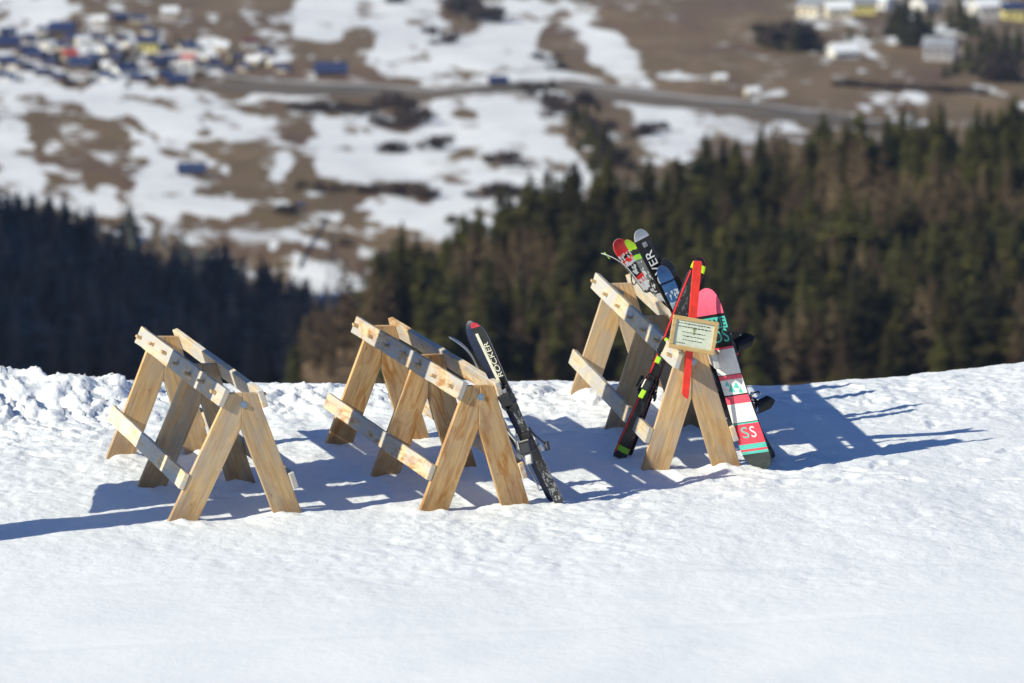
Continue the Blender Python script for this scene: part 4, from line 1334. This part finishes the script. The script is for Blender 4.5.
def board_binding(parent, x, ang):
    Mx = Matrix.Translation((x, 0, .011)) @ Matrix.Rotation(ang, 4, 'Z')
    root = empty('binding'); root.parent = parent; root.matrix_local = Mx
    bm = bmesh.new()
    add_box(bm, (0, 0, .012), (.11, .26, .022), bevel=.008)
    add_box(bm, (.052, -.01, .045), (.012, .22, .055), bevel=.005); add_box(bm, (-.052, -.01, .045), (.012, .22, .055), bevel=.005)
    link('baseplate', bm_mesh(bm), M['black'], root)
    # highback: curved plate at the heel end
    bm = bmesh.new(); cols = []
    for i in range(9):
        a = math.radians(-75 + 150 * i / 8)
        cols.append([])
        for j in range(6):
            t = j / 5
            rx = .058 * (1 + .10 * t); 
            z = .03 + .21 * t * (1 - .30 * abs(math.sin(a)))
            cols[-1].append((rx * math.sin(a), .105 + .045 * math.cos(a) + .03 * t, z))
    g_ = [[bm.verts.new(v) for v in c] for c in cols]
    for p, q in zip(g_, g_[1:]):
        for j in range(5): bm.faces.new((p[j], q[j], q[j + 1], p[j + 1]))
    bmesh.ops.solidify(bm, geom=list(bm.faces), thickness=.008)
    link('highback', bm_mesh(bm), M['black'], root)
    for (yy_, zz_, w_, nm) in ((.02, .185, .034, 'ankle_strap'), (-.095, .135, .026, 'toe_strap')):
        bm = bmesh.new(); prev = None
        for k in range(11):
            a = math.pi * k / 10
            c = Vector((-.066 * math.cos(a), yy_, .05 + (zz_ - .05) * math.sin(a) ** .8))
            row = [bm.verts.new(c + Vector((0, s * w_ / 2, 0))) for s in (-1, 1)]
            if prev: bm.faces.new((prev[0], row[0], row[1], prev[1]))
            prev = row
        bmesh.ops.solidify(bm, geom=list(bm.faces), thickness=.007)
        st = link(nm, bm_mesh(bm), M['strap'], root)
    bm = bmesh.new(); add_box(bm, (.070, .03, .088), (.020, .050, .045), bevel=.006); add_box(bm, (.085, .03, .115), (.012, .022, .07), Matrix.Rotation(.5, 3, 'Y'), bevel=.004, mi=1)
    link('buckle', bm_mesh(bm), [M['red'], M['white']], root)
    bm = bmesh.new(); add_tube(bm, [(.072, .03, .09), (.090, .035, .16), (.075, .03, .23), (.05, .01, .27)], [.008, .007, .007, .006], 6)
    add_tube(bm, [(.05, .01, .27), (.03, 0, .295)], [.010, .007], 6, mi=1)
    link('ladder_strap', bm_mesh(bm), [M['strap'], M['white']], root)
    bm = bmesh.new(); add_box(bm, (-.070, .03, .085), (.020, .050, .045), bevel=.006)
    link('buckle', bm_mesh(bm), M['red'], root)


LB = 1.62
RS = [(0, (.03, .04, .04)), (.095, (.09, .52, .44)), (.112, (.80, .06, .10)), (.125, (.09, .52, .44)), (.150, (.80, .06, .10)), (.165, (.80, .06, .10)), (.258, (.09, .52, .44)), (.266, (.015, .015, .016)), (.272, (.80, .79, .75)),
      (.375, (.85, .10, .15)), (.415, (.015, .015, .016)), (.422, (.80, .79, .75)), (.505, (.85, .10, .15)), (.53, (.015, .015, .016)), (.535, (.80, .79, .75)),
      (.668, (.85, .10, .15)), (.680, (.015, .015, .016)), (.700, (.012, .03, .03)), (.782, (.09, .52, .44)), (.845, (.015, .015, .016)), (.863, (.85, .12, .20))]
board_base = bands('snowboard_base_graphic', LB, RS, .22)
bp = onsnow(761, 471)
bth = on_rail('three', 1, L3 + .08, .11, -.02)
sb = empty('snowboard', frame_matrix(bp, (bth - bp).normalized(), facing(-44) * -1))
tag(sb, 'pink tipped snowboard with red white and teal base graphics leaning on the loaded rack', 'snowboard')
link('deck', board_mesh(LB, .29, .245), [M['black_top'], M['black'], board_base], sb)
letters(sb, 'ROME', .100, LB * .814, 0, -.0012, M['black'], along=False, flip=True, stretch=1.0)
letters(sb, 'SDS', .165, LB * .742, 0, -.0012, M['teal'], along=False, flip=True, stretch=.9)
letters(sb, 'S', .14, LB * .212, -.035, -.0012, M['teal'], along=False, flip=True, stretch=1.3)
letters(sb, 'S', .14, LB * .212, .05, -.0014, M['white'], along=False, flip=True, stretch=1.0)
bm = bmesh.new()
for (x_, y_, r_) in ((.47, .03, .035), (.455, -.03, .04), (.485, -.06, .03), (.44, .06, .028)):
    vs_ = [bm.verts.new((LB * x_ + r_ * math.cos(a) * 1.2, y_ + r_ * math.sin(a), -.0012)) for a in (0.3, 2.2, 4.4)]
    bm.faces.new(vs_)
link('leaf_print', bm_mesh(bm), M['teal'], sb)
board_binding(sb, LB * .34, .15); board_binding(sb, LB * .66, -.15)
ski('black ski of which only the tail shows beside the lower end of the snowboard', onsnow(770, 459), on_rail('three', 1, L3 - .25, .05), 1.45, facing(10), M['black_top'], M['black'], M['dark_base'], .12, .09, .12, None, None)

# ------------------------------------------------------------------ red stake and framed notice
R3 = RACKS['three']
st = empty('sign_stake', frame_matrix(Vector(rk('three', L3 + .21, -.095, .65)), Vector((.085, 0, 1)), Vector(R3['u'])))
tag(st, 'flat bright red wooden stake upright on the front of the loaded rack behind the notice', 'stake')
link('stake_board', prism_mesh([(0, -.022), (.025, .018), (.05, .029), (.6, .033), (1.15, .036), (1.17, .030), (1.17, -.030), (1.15, -.036), (.6, -.033), (.04, -.029)], -.012, .012, .003), M['stake'], st)
sg = empty('notice_board', frame_matrix(Vector(rk('three', L3 + .26, -.035, 1.20)), Vector((1, .12, -.20)), Vector((.05, -1, .25))))
tag(sg, 'small wood framed notice with faded printed lines, fixed to the red stake', 'notice')
bm = bmesh.new(); add_box(bm, (0, 0, 0), (.335, .235, .010)); link('notice_panel', bm_mesh(bm), M['paper'], sg)
bm = bmesh.new()
add_box(bm, (0, .122, .003), (.39, .034, .030), bevel=.004); add_box(bm, (0, -.122, .003), (.39, .034, .030), bevel=.004)
add_box(bm, (-.178, 0, .003), (.034, .2095, .028), bevel=.004); add_box(bm, (.178, 0, .003), (.034, .2095, .028), bevel=.004)
link('notice_frame', bm_mesh(bm), M['signwood'], sg)
r_ = random.Random(3)
for yy_, x0_, x1_, hh_ in ((.082, -.145, .12, .010), (.055, -.14, .13, .010), (.012, -.10, .10, .008), (-.02, -.09, .095, .008), (-.052, -.09, .08, .008), (-.082, -.14, -.07, .009)):
    bm = bmesh.new(); x_ = x0_
    while x_ < x1_:
        w_ = r_.uniform(.008, .03)
        add_box(bm, (x_ + w_ / 2, yy_ + r_.uniform(-.001, .001), .0058), (w_, hh_ * r_.uniform(.6, 1), .001)); x_ += w_ + .006
    link('print_line', bm_mesh(bm), M['ink'], sg)
bm = bmesh.new(); add_box(bm, (.0, .025, .006), (.014, .05, .0012)); add_box(bm, (0, .045, .0061), (.03, .012, .0012)); link('notice_emblem', bm_mesh(bm), M['emblem'], sg)

# ------------------------------------------------------------------ light
SUN_EL = math.radians(31)
SUN_PHI = math.radians(30)          # the sun stands to the left and this far behind the camera
to_sun = Vector((-math.cos(SUN_PHI) * math.cos(SUN_EL), -math.sin(SUN_PHI) * math.cos(SUN_EL), math.sin(SUN_EL)))
sun = bpy.data.lights.new('sun', 'SUN'); sun.energy = 5.0; sun.angle = math.radians(0.53); sun.color = (1.0, 0.945, 0.755)
so_ = bpy.data.objects.new('sun', sun); COL.objects.link(so_)
so_.rotation_euler = to_sun.to_track_quat('Z', 'Y').to_euler()
world = bpy.data.worlds.new('World'); scene.world = world; world.use_nodes = True
nt = world.node_tree
bg = nt.nodes['Background']
sky = nt.nodes.new('ShaderNodeTexSky'); sky.sky_type = 'NISHITA'; sky.sun_disc = False
sky.sun_elevation = SUN_EL; sky.sun_rotation = math.atan2(to_sun.x, to_sun.y)
sky.altitude = 2600; sky.air_density = 1.0; sky.dust_density = 0.0; sky.ozone_density = 10.0
nt.links.new(sky.outputs[0], bg.inputs[0]); bg.inputs[1].default_value = 0.095

# ------------------------------------------------------------------ thin mountain air
hm = bpy.data.materials.new('mountain_air'); hm.use_nodes = True
hn = hm.node_tree
for n_ in list(hn.nodes):
    if n_.type == 'BSDF_PRINCIPLED': hn.nodes.remove(n_)
pv = hn.nodes.new('ShaderNodeVolumePrincipled')
pv.inputs['Color'].default_value = (0.50, 0.66, 1.0, 1); pv.inputs['Density'].default_value = 3.3e-5
hn.links.new(pv.outputs[0], hn.nodes['Material Output'].inputs['Volume'])
bm = bmesh.new(); add_box(bm, (0, 4000, 530), (26000, 12400, 1680))
tag(link('haze', bm_mesh(bm), hm), 'thin blue mountain air filling the valley behind the racks', 'haze', kind='stuff')

# ------------------------------------------------------------------ camera
cam = bpy.data.cameras.new('camera'); cam.sensor_width = 36; cam.lens = 36 * FPX / W
cam.clip_start = 0.5; cam.clip_end = 20000
cam.dof.use_dof = True; cam.dof.focus_distance = 40.0; cam.dof.aperture_fstop = 2.2
co = bpy.data.objects.new('camera', cam); COL.objects.link(co)
co.location = (0, 0, CAMZ); co.rotation_euler = (math.pi / 2 - PITCH, 0, 0)
scene.camera = co

vs_ = scene.view_settings
vs_.view_transform = 'Standard'; vs_.look = 'None'; vs_.gamma = 1; vs_.use_curve_mapping = False; vs_.exposure = 0.33
scene.cycles.max_bounces = 6; scene.cycles.diffuse_bounces = 3
